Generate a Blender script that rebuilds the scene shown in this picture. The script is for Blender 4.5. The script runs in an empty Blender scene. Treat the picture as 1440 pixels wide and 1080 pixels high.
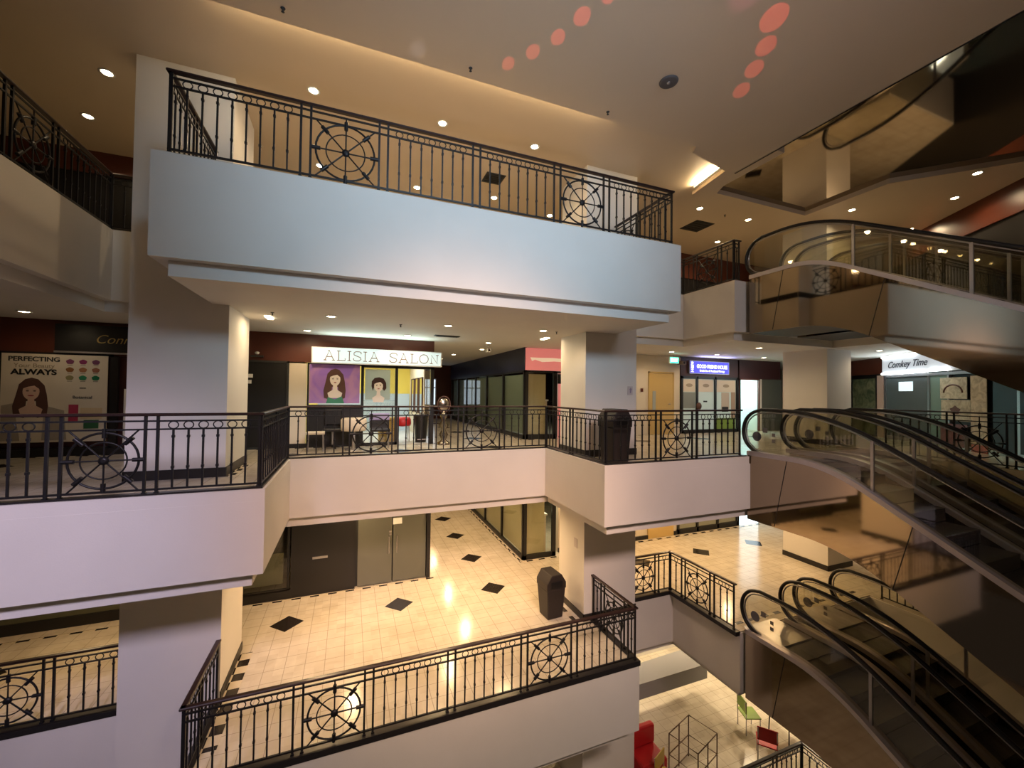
import bpy, bmesh, math, random
from mathutils import Matrix, Vector
random.seed(7)
S = bpy.context.scene
COL = S.collection
# ---------------------------------------------------------------- camera
F_PX = 576.7
YAW, PITCH, ROLL = (math.radians(a) for a in (21.54, 1.155, .6785))
cam = bpy.data.cameras.new('camera'); cam.sensor_width = 36; cam.lens = F_PX/1440*36; cam.clip_start = .02; cam.clip_end = 200
co = bpy.data.objects.new('camera', cam); COL.objects.link(co); S.camera = co
_fw = Vector((math.sin(YAW)*math.cos(PITCH), math.cos(YAW)*math.cos(PITCH), math.sin(PITCH)))
_r = Vector((math.cos(YAW), -math.sin(YAW), 0)); _u = _r.cross(_fw)
_R = _r*math.cos(ROLL)+_u*math.sin(ROLL); _U = -_r*math.sin(ROLL)+_u*math.cos(ROLL)
co.matrix_world = Matrix(((_R.x, _U.x, -_fw.x, 0), (_R.y, _U.y, -_fw.y, 0), (_R.z, _U.z, -_fw.z, 0), (0, 0, 0, 1)))
# ---------------------------------------------------------------- view, world
S.view_settings.view_transform = 'Standard'; S.view_settings.look = 'None'
S.view_settings.gamma = 1; S.view_settings.exposure = 0.55; S.view_settings.use_curve_mapping = False
W = bpy.data.worlds.new('world'); S.world = W; W.use_nodes = True
W.node_tree.nodes['Background'].inputs[0].default_value = (.30, .24, .20, 1)
W.node_tree.nodes['Background'].inputs[1].default_value = .08
WARM = (1, .74, .44); CREAM = (1, .84, .62)

def area(name, loc, target, size, power, color, sy=None):
    l = bpy.data.lights.new(name, 'AREA'); l.energy = power; l.color = color; l.size = size
    if sy: l.shape = 'RECTANGLE'; l.size_y = sy
    o = bpy.data.objects.new(name, l); COL.objects.link(o); o.location = loc
    d = Vector(target)-Vector(loc); o.rotation_euler = d.to_track_quat('-Z', 'Y').to_euler()
    return o
# unseen coloured spots added on the camera side to tint the balcony faces
def wash(loc, target, deg, power, color, r=.7):
    l = bpy.data.lights.new('fill_spot', 'SPOT'); l.energy = power; l.color = color; l.spot_size = math.radians(deg); l.spot_blend = 1; l.shadow_soft_size = r
    o = bpy.data.objects.new('fill_spot', l); COL.objects.link(o); o.location = loc
    o.rotation_euler = (Vector(target)-Vector(loc)).to_track_quat('-Z', 'Y').to_euler(); return o
WASH = [((2.2, -2.6, 4.15), (2.0, 6, 2.9), 62, 1700, (.53, .77, 1.0)),
        ((-3.2, -2.6, 4.10), (-3.7, 6.2, -2.4), 40, 2600, (.84, .73, 1.0)),
        ((1.0, -2.6, 4.10), (1.9, 8.5, -2.5), 40, 3300, (1, .56, .36)),
        ((4.6, -2.6, 4.10), (5.8, 6.3, -2.4), 36, 1500, (1, .70, .66)),
        ((2.6, -2.6, 4.10), (2.4, 6.3, -6.4), 48, 2100, (1, .80, .68)),
        ((6.4, -2.6, 4.10), (9.5, 6, 1.0), 70, 420, (.85, .82, .9))]
for w_ in WASH: wash(*w_)
wash((1.2, -2.6, -3.2), (2.2, 3.0, 4.45), 64, 700, (.92, .86, 1))  # added upward fill, brightens the lowered ceiling panel

U, M, L, B = 2.84, -1.28, -5.03, -9.0
MF = -1.42      # middle floor, a curb's height below the railing foot M
K = 1.11
TOP = 5.14
# ---------------------------------------------------------------- materials
MATS = {}
def nodes(name):
    m = bpy.data.materials.new(name); m.use_nodes = True
    nt = m.node_tree; bs = nt.nodes['Principled BSDF']; return m, nt, bs
def mat(name, col, rough=.6, metal=0, bump=0, bscale=60, var=.06, vscale=1.5, spec=.4, emit=None, es=0):
    if name in MATS: return MATS[name]
    m, nt, bs = nodes(name)
    N, K = nt.nodes.new, nt.links.new
    tc = N('ShaderNodeTexCoord'); nz = N('ShaderNodeTexNoise'); nz.inputs['Scale'].default_value = vscale
    nz.inputs['Detail'].default_value = 4
    K(tc.outputs['Object'], nz.inputs['Vector'])
    mx = N('ShaderNodeMix'); mx.data_type = 'RGBA'
    mx.inputs[6].default_value = (*[c*(1-var) for c in col], 1); mx.inputs[7].default_value = (*[min(1, c*(1+var)) for c in col], 1)
    K(nz.outputs['Fac'], mx.inputs[0]); K(mx.outputs[2], bs.inputs['Base Color'])
    bs.inputs['Roughness'].default_value = rough; bs.inputs['Metallic'].default_value = metal
    bs.inputs['Specular IOR Level'].default_value = spec
    if bump:
        n2 = N('ShaderNodeTexNoise'); n2.inputs['Scale'].default_value = bscale; n2.inputs['Detail'].default_value = 3
        K(tc.outputs['Object'], n2.inputs['Vector'])
        b = N('ShaderNodeBump'); b.inputs['Strength'].default_value = bump; b.inputs['Distance'].default_value = .004
        K(n2.outputs['Fac'], b.inputs['Height']); K(b.outputs[0], bs.inputs['Normal'])
    if emit:
        bs.inputs['Emission Color'].default_value = (*emit, 1); bs.inputs['Emission Strength'].default_value = es
    MATS[name] = m; return m
def glass(name, tint, refl=.10, rough=.02):
    m = bpy.data.materials.new(name); m.use_nodes = True; nt = m.node_tree; nt.nodes.clear()
    N, K = nt.nodes.new, nt.links.new
    o = N('ShaderNodeOutputMaterial'); t = N('ShaderNodeBsdfTransparent'); g = N('ShaderNodeBsdfGlossy'); mx = N('ShaderNodeMixShader')
    lw = N('ShaderNodeLayerWeight'); lw.inputs[0].default_value = .5      # symmetric for both faces of the pane
    pw = N('ShaderNodeMath'); pw.operation = 'POWER'; pw.inputs[1].default_value = 5
    ad = N('ShaderNodeMath'); ad.operation = 'MULTIPLY_ADD'; ad.use_clamp = True; ad.inputs[1].default_value = .6; ad.inputs[2].default_value = refl
    K(lw.outputs['Facing'], pw.inputs[0]); K(pw.outputs[0], ad.inputs[0]); K(ad.outputs[0], mx.inputs[0])
    t.inputs[0].default_value = (*tint, 1); g.inputs['Roughness'].default_value = rough; g.inputs[0].default_value = (.9, .9, .9, 1)
    K(t.outputs[0], mx.inputs[1]); K(g.outputs[0], mx.inputs[2]); K(mx.outputs[0], o.inputs[0])
    return m
def tile_mat(diamonds=True):
    """cream marble tiles, joints every 0.335 m, black diamond insets on a 2.34 x 2.03 m grid"""
    m, nt, bs = nodes('marble_floor'); N, K = nt.nodes.new, nt.links.new
    g = N('ShaderNodeNewGeometry'); sp = N('ShaderNodeSeparateXYZ'); K(g.outputs['Position'], sp.inputs[0])
    def mt(op, a, b=None, c=None):
        n = N('ShaderNodeMath'); n.operation = op
        for i, v in enumerate((a, b, c)):
            if v is None: continue
            if isinstance(v, (int, float)): n.inputs[i].default_value = v
            else: K(v, n.inputs[i])
        return n.outputs[0]
    def per(v, off, p):     # signed distance to nearest grid centre
        a = mt('DIVIDE', mt('SUBTRACT', v, off), p)
        return mt('MULTIPLY', mt('ABSOLUTE', mt('SUBTRACT', a, mt('ROUND', a))), p)
    X, Y = sp.outputs[0], sp.outputs[1]
    d = mt('ADD', per(X, 1.17, 2.34), per(Y, 10.05, 2.03))
    row = mt('LESS_THAN', mt('ABSOLUTE', mt('SUBTRACT', Y, 10.05)), .6)
    col = mt('MULTIPLY', mt('LESS_THAN', mt('ABSOLUTE', mt('SUBTRACT', X, 3.51)), .6), mt('GREATER_THAN', Y, 9.3))
    dia = mt('MULTIPLY', mt('LESS_THAN', d, .33 if diamonds else -1), mt('MAXIMUM', row, col))
    jx = mt('LESS_THAN', per(X, 1.0, .335), .005); jy = mt('LESS_THAN', per(Y, .1, .335), .005)
    jt = mt('MAXIMUM', jx, jy)
    nz = N('ShaderNodeTexNoise'); nz.inputs['Scale'].default_value = 2.2; nz.inputs['Detail'].default_value = 8; nz.inputs['Distortion'].default_value = 1.2
    K(g.outputs['Position'], nz.inputs['Vector'])
    # slight tile-to-tile tone
    wn = N('ShaderNodeTexWhiteNoise'); wn.noise_dimensions = '2D'; cb = N('ShaderNodeCombineXYZ')
    K(mt('FLOOR', mt('DIVIDE', mt('SUBTRACT', X, 1.1675), .335)), cb.inputs[0]); K(mt('FLOOR', mt('DIVIDE', mt('SUBTRACT', Y, .2675), .335)), cb.inputs[1])
    K(cb.outputs[0], wn.inputs[0])
    f = mt('ADD', mt('MULTIPLY', nz.outputs['Fac'], .75), mt('MULTIPLY', wn.outputs[0], .25))
    c1 = N('ShaderNodeMix'); c1.data_type = 'RGBA'; c1.inputs[6].default_value = (.46, .39, .29, 1); c1.inputs[7].default_value = (.72, .66, .54, 1); K(f, c1.inputs[0])
    c2 = N('ShaderNodeMix'); c2.data_type = 'RGBA'; c2.inputs[7].default_value = (.30, .25, .19, 1); K(c1.outputs[2], c2.inputs[6]); K(mt('MULTIPLY', jt, .8), c2.inputs[0])
    c3 = N('ShaderNodeMix'); c3.data_type = 'RGBA'; c3.inputs[7].default_value = (.018, .014, .012, 1); K(c2.outputs[2], c3.inputs[6]); K(dia, c3.inputs[0])
    K(c3.outputs[2], bs.inputs['Base Color']); bs.inputs['Roughness'].default_value = .17; bs.inputs['Specular IOR Level'].default_value = .5
    return m
def border_mat():
    m, nt, bs = nodes('border_tile'); N, K = nt.nodes.new, nt.links.new
    g = N('ShaderNodeNewGeometry'); ck = N('ShaderNodeTexChecker'); ck.inputs['Scale'].default_value = 5.0
    ck.inputs[1].default_value = (.62, .54, .40, 1); ck.inputs[2].default_value = (.02, .015, .012, 1)
    mp = N('ShaderNodeMapping'); mp.inputs['Location'].default_value = (.013, .017, .05)
    K(g.outputs['Position'], mp.inputs[0]); K(mp.outputs[0], ck.inputs[0]); K(ck.outputs[0], bs.inputs['Base Color']); bs.inputs['Roughness'].default_value = .25
    return m
def streak_mat(name, c1, c2, scale=3):
    m, nt, bs = nodes(name); N, K = nt.nodes.new, nt.links.new
    tc = N('ShaderNodeTexCoord'); w = N('ShaderNodeTexNoise'); w.inputs['Scale'].default_value = scale; w.inputs['Distortion'].default_value = 1.5
    r = N('ShaderNodeValToRGB'); r.color_ramp.elements[0].color = (*c1, 1); r.color_ramp.elements[1].color = (*c2, 1)
    r.color_ramp.elements[0].position = .35; r.color_ramp.elements[1].position = .65
    K(tc.outputs['Object'], w.inputs[0]); K(w.outputs[0], r.inputs[0]); K(r.outputs[0], bs.inputs['Base Color']); bs.inputs['Roughness'].default_value = .5
    return m
PAINT = mat('cream_paint', (.70, .66, .60), .75, bump=.15)
CEIL = mat('ceiling_paint', (.63, .52, .385), .42, var=.03, spec=.5)
TILE = tile_mat(); BORDER = border_mat()
IRON = mat('black_iron', (.014, .013, .014), .42, metal=.3, var=.1)
RAILTOP = mat('handrail_brown', (.030, .014, .012), .33, var=.1)
KERB = mat('black_granite', (.016, .014, .014), .35)
BROWN = mat('red_brown_laminate', (.10, .026, .014), .35, var=.15)
MAROON = mat('dark_maroon_laminate', (.05, .012, .01), .4)
BLACK = mat('black_laminate', (.012, .011, .011), .35)
DARK = mat('dark_grey', (.03, .03, .028), .5)
NAVY = mat('navy_laminate', (.012, .016, .045), .3)
MIRROR = mat('bronze_mirror', (.36, .29, .21), .05, metal=1, var=.03)
STEEL = mat('brushed_steel', (.42, .40, .40), .35, metal=.9)
DECK = mat('grey_deck', (.52, .47, .48), .35, metal=.5)
RUBBER = mat('black_rubber', (.012, .011, .011), .4)
STEP = mat('step_metal', (.05, .045, .045), .45, metal=.6)
WHITE = mat('white_plastic', (.75, .75, .73), .5)
CREAMP = mat('cream_panel', (.66, .58, .46), .6)
YELLOW = mat('yellow_wall', (.72, .56, .10), .7)
DOORY = mat('ochre_door', (.55, .38, .14), .5)
RED = mat('red_plastic', (.42, .012, .014), .45)
YEL = mat('mustard_plastic', (.50, .33, .06), .5)
GREEN = mat('green_plastic', (.20, .30, .05), .5)
BIN = mat('dark_brown_bin', (.022, .016, .014), .5)
GOLD = mat('gold_lettering', (.42, .30, .10), .4, metal=.5)
GLS = glass('clear_glass', (.92, .92, .90))
GLSD = glass('smoked_glass', (.86, .87, .83), .04)
GLSE = glass('balustrade_glass', (.88, .87, .80), .06)
FROST = mat('frosted_olive_glass', (.10, .10, .08), .25, spec=.6)
LAMP = mat('lamp_glow', (1, .9, .7), .5, emit=(1, .80, .50), es=26)
TUBE = mat('tube_glow', (1, .95, .9), .5, emit=(1, .86, .58), es=9)
WTUBE = mat('white_tube_glow', (1, 1, 1), .5, emit=(.85, .95, 1), es=7)

# ---------------------------------------------------------------- mesh helpers
class MB:
    def __init__(s): s.v = []; s.f = []; s.sm = []
    def add(s, v, f, smooth=False):
        n = len(s.v); s.v += [tuple(p) for p in v]; s.f += [tuple(i+n for i in q) for q in f]; s.sm += [smooth]*len(f); return s
    def box(s, x0, x1, y0, y1, z0, z1):
        v = [(x, y, z) for z in (z0, z1) for y in (y0, y1) for x in (x0, x1)]
        return s.add(v, [(0, 2, 3, 1), (4, 5, 7, 6), (0, 1, 5, 4), (2, 6, 7, 3), (0, 4, 6, 2), (1, 3, 7, 5)])
    def tube(s, pts, r, n=8, closed=False, rb=None):
        """tube along pts; r may be a number or (side, up) radii"""
        pts = [Vector(p) for p in pts]; k = len(pts); rr = r if isinstance(r, tuple) else (r, r); v = []
        prev = None
        for i, p in enumerate(pts):
            if closed: d = pts[(i+1) % k]-pts[i-1]
            else: d = pts[min(i+1, k-1)]-pts[max(i-1, 0)]
            d.normalize()
            up = Vector((0, 0, 1)) if abs(d.z) < .95 else Vector((0, 1, 0))
            if prev is not None:
                a = prev-d*prev.dot(d)
                if a.length > .1: a.normalize()
                else: a = d.cross(up).normalized()
            else: a = d.cross(up).normalized()
            prev = a; b = d.cross(a)
            for j in range(n):
                t = 2*math.pi*j/n; v.append(p+a*rr[0]*math.cos(t)+b*rr[1]*math.sin(t))
        f = []
        for i in range(k if closed else k-1):
            for j in range(n):
                a0 = i*n+j; a1 = i*n+(j+1) % n; b0 = ((i+1) % k)*n+j; b1 = ((i+1) % k)*n+(j+1) % n
                f.append((a0, a1, b1, b0))
        s.add(v, f, True)
        if not closed: s.add(v[:n], [tuple(range(n))[::-1]]); s.add(v[-n:], [tuple(range(n))])
        return s
    def lathe(s, prof, c=(0, 0, 0), n=20, axis='z'):
        v = []; k = len(prof)
        for r, z in prof:
            for j in range(n):
                t = 2*math.pi*j/n
                p = (r*math.cos(t), r*math.sin(t), z) if axis == 'z' else (r*math.cos(t), z, r*math.sin(t))
                v.append((p[0]+c[0], p[1]+c[1], p[2]+c[2]))
        f = [(i*n+j, i*n+(j+1) % n, (i+1)*n+(j+1) % n, (i+1)*n+j) for i in range(k-1) for j in range(n)]
        s.add(v, f, True); s.add(v[:n], [tuple(range(n))[::-1]]); s.add(v[-n:], [tuple(range(n))]); return s
    def prism(s, poly, z0, z1, axis='z'):
        """extrude a polygon; axis z: poly=(x,y); axis x: poly=(y,z) between x=z0..z1; axis y: poly=(x,z)"""
        P = {'z': lambda a, b, c: (a, b, c), 'x': lambda a, b, c: (c, a, b), 'y': lambda a, b, c: (a, c, b)}[axis]
        n = len(poly); v = [P(a, b, z0) for a, b in poly]+[P(a, b, z1) for a, b in poly]
        return s.add(v, [tuple(range(n))[::-1], tuple(range(n, 2*n))]+[(i, (i+1) % n, n+(i+1) % n, n+i) for i in range(n)])
    def mesh(s, name, m, bevel=0):
        me = bpy.data.meshes.new(name); me.from_pydata(s.v, [], s.f)
        for p, q in zip(me.polygons, s.sm): p.use_smooth = q
        bm = bmesh.new(); bm.from_mesh(me); bmesh.ops.recalc_face_normals(bm, faces=bm.faces[:]); bm.to_mesh(me); bm.free()
        me.materials.append(m); return me
    def build(s, name, m, parent=None, loc=None, bevel=0):
        o = link(name, s.mesh(name, m), parent, loc)
        if bevel:
            b = o.modifiers.new('bevel', 'BEVEL'); b.width = bevel; b.segments = 2; b.limit_method = 'ANGLE'
        return o
def link(name, me, parent=None, loc=None, rz=0):
    o = bpy.data.objects.new(name, me); COL.objects.link(o)
    if parent: o.parent = parent
    if loc: o.location = loc
    if rz: o.rotation_euler.z = rz
    return o
def tag(o, label, cat, group=None, kind=None):
    o['label'] = label; o['category'] = cat
    if group: o['group'] = group
    if kind: o['kind'] = kind
    return o
def thing(name, label, cat, loc=(0, 0, 0), rz=0, group=None):
    o = bpy.data.objects.new(name, None); COL.objects.link(o); o.empty_display_size = .2
    o.location = loc; o.rotation_euler.z = rz
    return tag(o, label, cat, group)
def struct(name, mb, m, label=None, cat=None, bevel=0):
    o = mb.build(name, m, bevel=bevel); o['kind'] = 'structure'
    if label: o['label'] = label; o['category'] = cat or name.split('_')[0]
    return o
def copy_tree(o, parent=None):
    c = o.copy(); COL.objects.link(c); c.parent = parent
    for ch in list(o.children): copy_tree(ch, c)
    return c
def text(name, body, size, m, parent, loc, rot=(math.pi/2, 0, 0), sx=1, shear=0, ext=.004, align='CENTER', off=0):
    cu = bpy.data.curves.new(name, 'FONT'); cu.body = body; cu.size = size; cu.extrude = ext; cu.shear = shear; cu.offset = off
    cu.align_x = align; cu.align_y = 'CENTER'
    t = bpy.data.objects.new(name, cu); COL.objects.link(t); bpy.context.view_layer.update()
    me = bpy.data.meshes.new_from_object(t.evaluated_get(bpy.context.evaluated_depsgraph_get()))
    bpy.data.objects.remove(t); me.materials.clear(); me.materials.append(m)
    o = link(name, me, parent, loc); o.rotation_euler = rot; o.scale = (sx, 1, 1)
    return o
def offset(poly, d):
    """inset an axis-aligned (or general) counter-clockwise polygon by d"""
    n = len(poly); out = []
    for i in range(n):
        p0, p1, p2 = (Vector(poly[(i+k) % n]) for k in (-1, 0, 1))
        a = (p1-p0).normalized(); b = (p2-p1).normalized()
        na = Vector((-a.y, a.x)); nb = Vector((-b.y, b.x)); m_ = na+nb
        if m_.length < 1e-6: m_ = na
        m_ /= m_.dot(na) or 1
        out.append(tuple(p1+m_*d))
    return out
# ================================================================ STRUCTURE
# floor-plate outlines (counter-clockwise), atrium void left open
PU = [(-12, -3), (-4.0, -3), (-4.0, 9.42), (-2.24, 9.42), (-2.24, 6.02), (5.79, 6.02), (5.79, 9.0), (8.75, 9.0), (8.75, 7.33), (12.6, 7.33), (12.6, 6.05), (22, 6.05), (22, 24), (-12, 24)]
PM = [(-12, 6.14), (-1.0, 6.14), (-1.0, 8.58), (4.24, 8.58), (4.24, 6.2), (12.3, 6.2), (12.3, 1), (22, 1), (22, 24), (-12, 24)]
PL = [(-12, 8.28), (-1.95, 8.28), (-1.95, 6.36), (5.15, 6.36), (5.15, 8.32), (7.78, 8.32), (7.78, 6.38), (12.3, 6.38), (12.3, 1), (22, 1), (22, 24), (-12, 24)]
for z, P, dep, lvl in ((U, PU, 1.28, 'top'), (M, PM, 1.10, 'middle'), (L, PL, 1.27, 'lower')):
    struct('balcony_slab', MB().prism(P, z-dep, (MF if z == M else z)-.02), PAINT, f'cream painted balcony edge of the {lvl} level with stepped underside', 'balcony')
    struct('ceiling', MB().prism(offset(P, .15), z-dep-.19, z-dep+.01), PAINT if z != M else PAINT)
    struct('floor', MB().prism(offset(P, .03), (MF if z == M else z)-.03, MF if z == M else z), TILE)
struct('floor', MB().box(-4, 22, 5.2, 24, B-.2, B), tile_mat(False))
# pillars that run through every level
for x0, x1, y0, y1, lab in ((-3.15, -1.86, 7.92, 9.36, 'broad cream pillar at the left of the atrium'),
                            (4.88, 6.26, 7.9, 9.05, 'cream pillar at the middle of the atrium beside the bins'),
                            (12.85, 13.95, 7.69, 9.0, 'cream pillar behind the escalators')):
    struct('pillar', MB().box(x0, x1, y0, y1, B, TOP), PAINT, lab, 'pillar')
    for z in (MF, L, U):
        if z == U and (x0 > 12 or x0 < 0): continue
        mb = MB().box(x1, x1+.015, y0+.02, y1+.015, z, z+.15)
        if not (z == L and x0 < 0): mb.box(x0-.015, x1+.015, y0-.015, y0, z, z+.15).box(x0-.015, x0, y0-.015, y1+.015, z, z+.15)
        struct('baseboard_pillar', mb, KERB)
struct('wall_front', MB().box(-12, 22, -3.15, -3.0, B, TOP), PAINT)
for k, w_ in enumerate(WASH):  # made-up fixtures to go with the added fill spots
    x, y, z = w_[0]
    t = thing('fill_spot_fixture', 'added unseen floodlight behind the viewer facing the atrium, %s' % ('third from the right', 'leftmost', 'second from the left', 'second from the right', 'middle', 'rightmost')[k], 'light', (x, -3.0, z), 0, 'added floodlights')
    MB().lathe([(.10, .0), (.16, .06), (.24, .12), (.26, .22), (.22, .22), (.15, .12), (.01, .10)], n=20, axis='y').build('housing', BLACK, t); MB().box(-.05, .05, -.0, .08, -.2, .2).build('bracket', STEEL, t)
# floor border strips of alternating dark and light tiles
def border(x0, x1, y0, y1, z): struct('trim_%d' % (len([o for o in bpy.data.objects if o.name.startswith('trim_')])+1), MB().box(x0, x1, y0, y1, z, z+.004), BORDER)
for z in (MF, L):
    border(-8, 2.25, 11.12, 11.19, z); border(4.77, 4.84, 11.27, 20, z); border(4.77, 6.6, 11.25, 11.32, z); border(6.6, 16.5, 11.38, 11.48, z)
    border(4.66, 4.76, 7.98, 9.1, z)
border(-1.84, -1.64, 6.9, 9.2, L)
border(-1.84, -1.74, 7.9, 9.2, MF)
border(7.9, 12.2, 6.62, 6.70, L)
# black kerbs under the lower-level railings
def run(pts, w, z0, z1):
    mb = MB()
    for i, ((xa, ya), (xb, yb)) in enumerate(zip(pts, pts[1:])):
        d = Vector((xb-xa, yb-ya)).normalized(); a = w/2 if i == 0 else -w/2
        xa -= d.x*a; ya -= d.y*a; xb += d.x*w/2; yb += d.y*w/2; px, py = abs(d.y)*w/2, abs(d.x)*w/2
        mb.box(min(xa, xb)-px, max(xa, xb)+px, min(ya, yb)-py, max(ya, yb)+py, z0, z1)
    return mb
def kerb(pts, z, w=.13, h=.09, m=KERB): return run(pts, w, z-.07, z+h-.07)
struct('trim_kerb', kerb([(-8, 8.33), (-3.17, 8.33)], L), KERB)
struct('trim_kerb', kerb([(-1.90, 7.88), (-1.90, 6.41), (5.10, 6.41), (5.10, 7.88)], L), KERB)
struct('trim_kerb', kerb([(6.28, 8.37), (7.73, 8.37), (7.73, 6.45)], L), KERB)
MK = [(-8, 6.225), (-1.085, 6.225), (-1.085, 8.665), (4.325, 8.665), (4.325, 6.285), (7.74, 6.285)]
struct('trim_kerb', run(MK, .166, MF-.03, M-.008), PAINT, 'low cream curb under the middle-level railing', 'curb')

struct('trim_kerb', kerb([(x_, y_) for x_, y_ in MK], M, .10, .085), KERB)
# top ceilings
struct('ceiling', MB().prism([(-12, -3), (-8, -3), (-8, 5.3*K), (7.62*K, 5.3*K), (7.62*K, 6.98*K), (10.8*K, 6.98*K), (10.8*K, 5.2*K), (12.2*K, 3.7*K), (15.5*K, 1.2*K), (22, 1.2*K), (22, 24), (-12, 24)], TOP, TOP+.12), CEIL)
struct('ceiling', MB().prism([(a*K, b*K) for a, b in [(-7.2, -2.7), (7.1, -2.7), (7.12, 5.97), (7.58, 6.97), (7.02, 6.97), (6.86, 5.97), (5.8, 5.75), (5.7, 5.58), (-7.2, 5.58)]], 4.45*K, 4.52*K), CEIL, 'lowered flat ceiling panel over the atrium void', 'ceiling')
struct('ceiling', MB().prism([(7.0*K, -3), (22, -3), (22, 7.1*K), (7.0*K, 7.1*K)], TOP+.12, TOP+.2), MIRROR, 'bronze mirror ceiling over the escalator void', 'ceiling')
struct('trim_soffit', MB().box(7.1*K, 7.14*K, -3, 5.97*K, 4.45*K, TOP+.12), KERB)
# cove tube lights hidden on the edge of the lowered panel
def cove(x0, x1, y, z, label, p):
    t = thing('cove_light', label, 'light', ((x0+x1)/2, y, z), group=None)
    MB().tube([((x0-x1)/2, 0, .02), ((x1-x0)/2, 0, .02)], .014, 8).build('tube', TUBE, t)
    MB().box((x0-x1)/2, (x1-x0)/2, -.03, .03, -.015, .004).build('tray', WHITE, t)
    a = area('cove_glow', (0, .03, .03), (0, 1, .35), x1-x0, p, (1, .74, .42), .05); a.parent = t; return t
cove(-1.6*K, 3.9*K, 5.48*K, 4.54*K, 'long warm cove light along the edge of the lowered ceiling panel', 26)
t = cove(-.5, .5, 0, 4.57, 'short bright cove light at the right end of the lowered ceiling panel', 16)
t.location = (6.93*K, 6.45*K, 4.57*K); t.rotation_euler.z = math.radians(80)
# diagonal wall on the far right, all levels
DP, DQ = Vector((11.6, 1.75, 0))*K, Vector((18.3, 11.7, 0))*K; DA = math.atan2(DQ.y-DP.y, DQ.x-DP.x); DLEN = (DQ-DP).length
def dw(mb, name, m, label=None, cat=None):
    o = struct(name, mb, m, label, cat); o.location = DP; o.rotation_euler.z = DA; return o
dw(MB().box(0, DLEN, -.14, 0, L, TOP), 'wall_right', BLACK, 'dark shopfront wall beyond the escalators', 'wall')
dw(MB().box(0, DLEN, 0, .05, 3.95*K, TOP), 'trim_fascia', BROWN, 'red-brown fascia band under the top ceiling at right', 'fascia')
dw(MB().box(6.6*K, DLEN, 0, .05, .80, 1.37), 'trim_fascia', BROWN)
# back walls
def wallbox(name, x0, x1, y0, y1, z0, z1, m=CREAMP, label=None): return struct(name, MB().box(x0, x1, y0, y1, z0, z1), m, label, 'wall' if label else None)
wallbox('wall_left', -12, -9.05, 11.3, 11.5, L, M-1.2); wallbox('wall_left', -12, -6.45, 11.25, 11.4, MF, 1.36, CREAMP)
wallbox('wall_left', -12.1, -12, -3, 24, B, TOP); wallbox('wall_back', -12, 22, 24, 24.1, B, TOP, BROWN)
wallbox('wall_back', 6.2, 11.12, 11.6, 11.75, MF, 1.36, CREAMP, 'cream wall with the ochre door on the middle level')
wallbox('wall_back', 6.2, 11.0, 11.6, 11.75, L, M-1.2, CREAMP)
wallbox('wall_back', 0, 22, 11.6, 11.8, B, L-1.4, PAINT)
wallbox('wall_right', 21.9, 22, 1, 24, B, TOP)
wallbox('wall_back', -12, -3.1, 11.62, 11.7, U, TOP, BLACK, 'dark shopfront at the top level on the left')
wallbox('wall_back', -12, -3.1, 11.56, 11.62, 4.66, TOP, BROWN)
wallbox('wall_back', 6.3, 19.2, 11.6, 11.75, U, TOP, BLACK, 'dark shopfront at the top level behind the right railing')
wallbox('wall_back', 6.3, 19.2, 11.54, 11.6, 4.25, TOP, BROWN)
wallbox('wall_back', -2.6, 3.6, 13.2, 13.4, U, TOP, CREAMP)
wallbox('wall_back', 2.0, 5.1, 21.5, 21.7, L, 1.36, BROWN)

# ================================================================ RAILINGS
def baluster_mesh(h):
    mb = MB().box(-.010, .010, -.010, .010, .05, h-.19)
    for z in (.30, h-.30): mb.box(-.015, .015, -.015, .015, z, z+.03)
    return mb.mesh('baluster', IRON)
def post_mesh(h): return MB().box(-.014, .014, -.014, .014, 0, h-.015).box(-.022, .022, -.022, .022, 0, .025).mesh('post', IRON)
def ring_mesh():
    return MB().tube([(.050*math.cos(t), 0, .045*math.sin(t)) for t in [2*math.pi*i/16 for i in range(16)]], .007, 5, True).mesh('ring', IRON)
def wheel_mesh(w, h):
    mb = MB(); zc = (.06+h-.19)/2; R = min(w/2-.055, (h-.25)/2-.01)
    for r, th in ((R, .014), (R*.66, .009)):
        mb.tube([(r*math.cos(t), 0, zc+r*math.sin(t)) for t in [2*math.pi*i/32 for i in range(32)]], th, 6, True)
    zt = h-.19
    mb.tube([(0, 0, .05), (0, 0, h-.09)], .010, 6); mb.tube([(-w/2+.05, 0, zc), (w/2-.05, 0, zc)], .010, 6)
    for sx in (-1, 1):
        for ze in (.06, zt): mb.tube([(0, 0, zc), (sx*(w/2-.055), 0, ze)], .010, 6)
    for k in range(8):
        t = math.pi*k/4; c, s = math.cos(t), math.sin(t)
        pts = [(c*q, 0, zc+s*q) for q in (R-.06, R-.02, R+.03, R+.05)]
        mb.tube([pts[0], pts[1], pts[2], pts[3]], (.026, .026), 6)
    return mb.mesh('wheel_medallion', IRON)
HUB = MB().lathe([(.02, -.022), (.05, -.014), (.05, .014), (.02, .022)], (0, 0, 0), 12, 'y').mesh('hub', IRON)
RING = ring_mesh(); CACHE = {}
def cached(k, fn):
    if k not in CACHE: CACHE[k] = fn()
    return CACHE[k]
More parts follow.
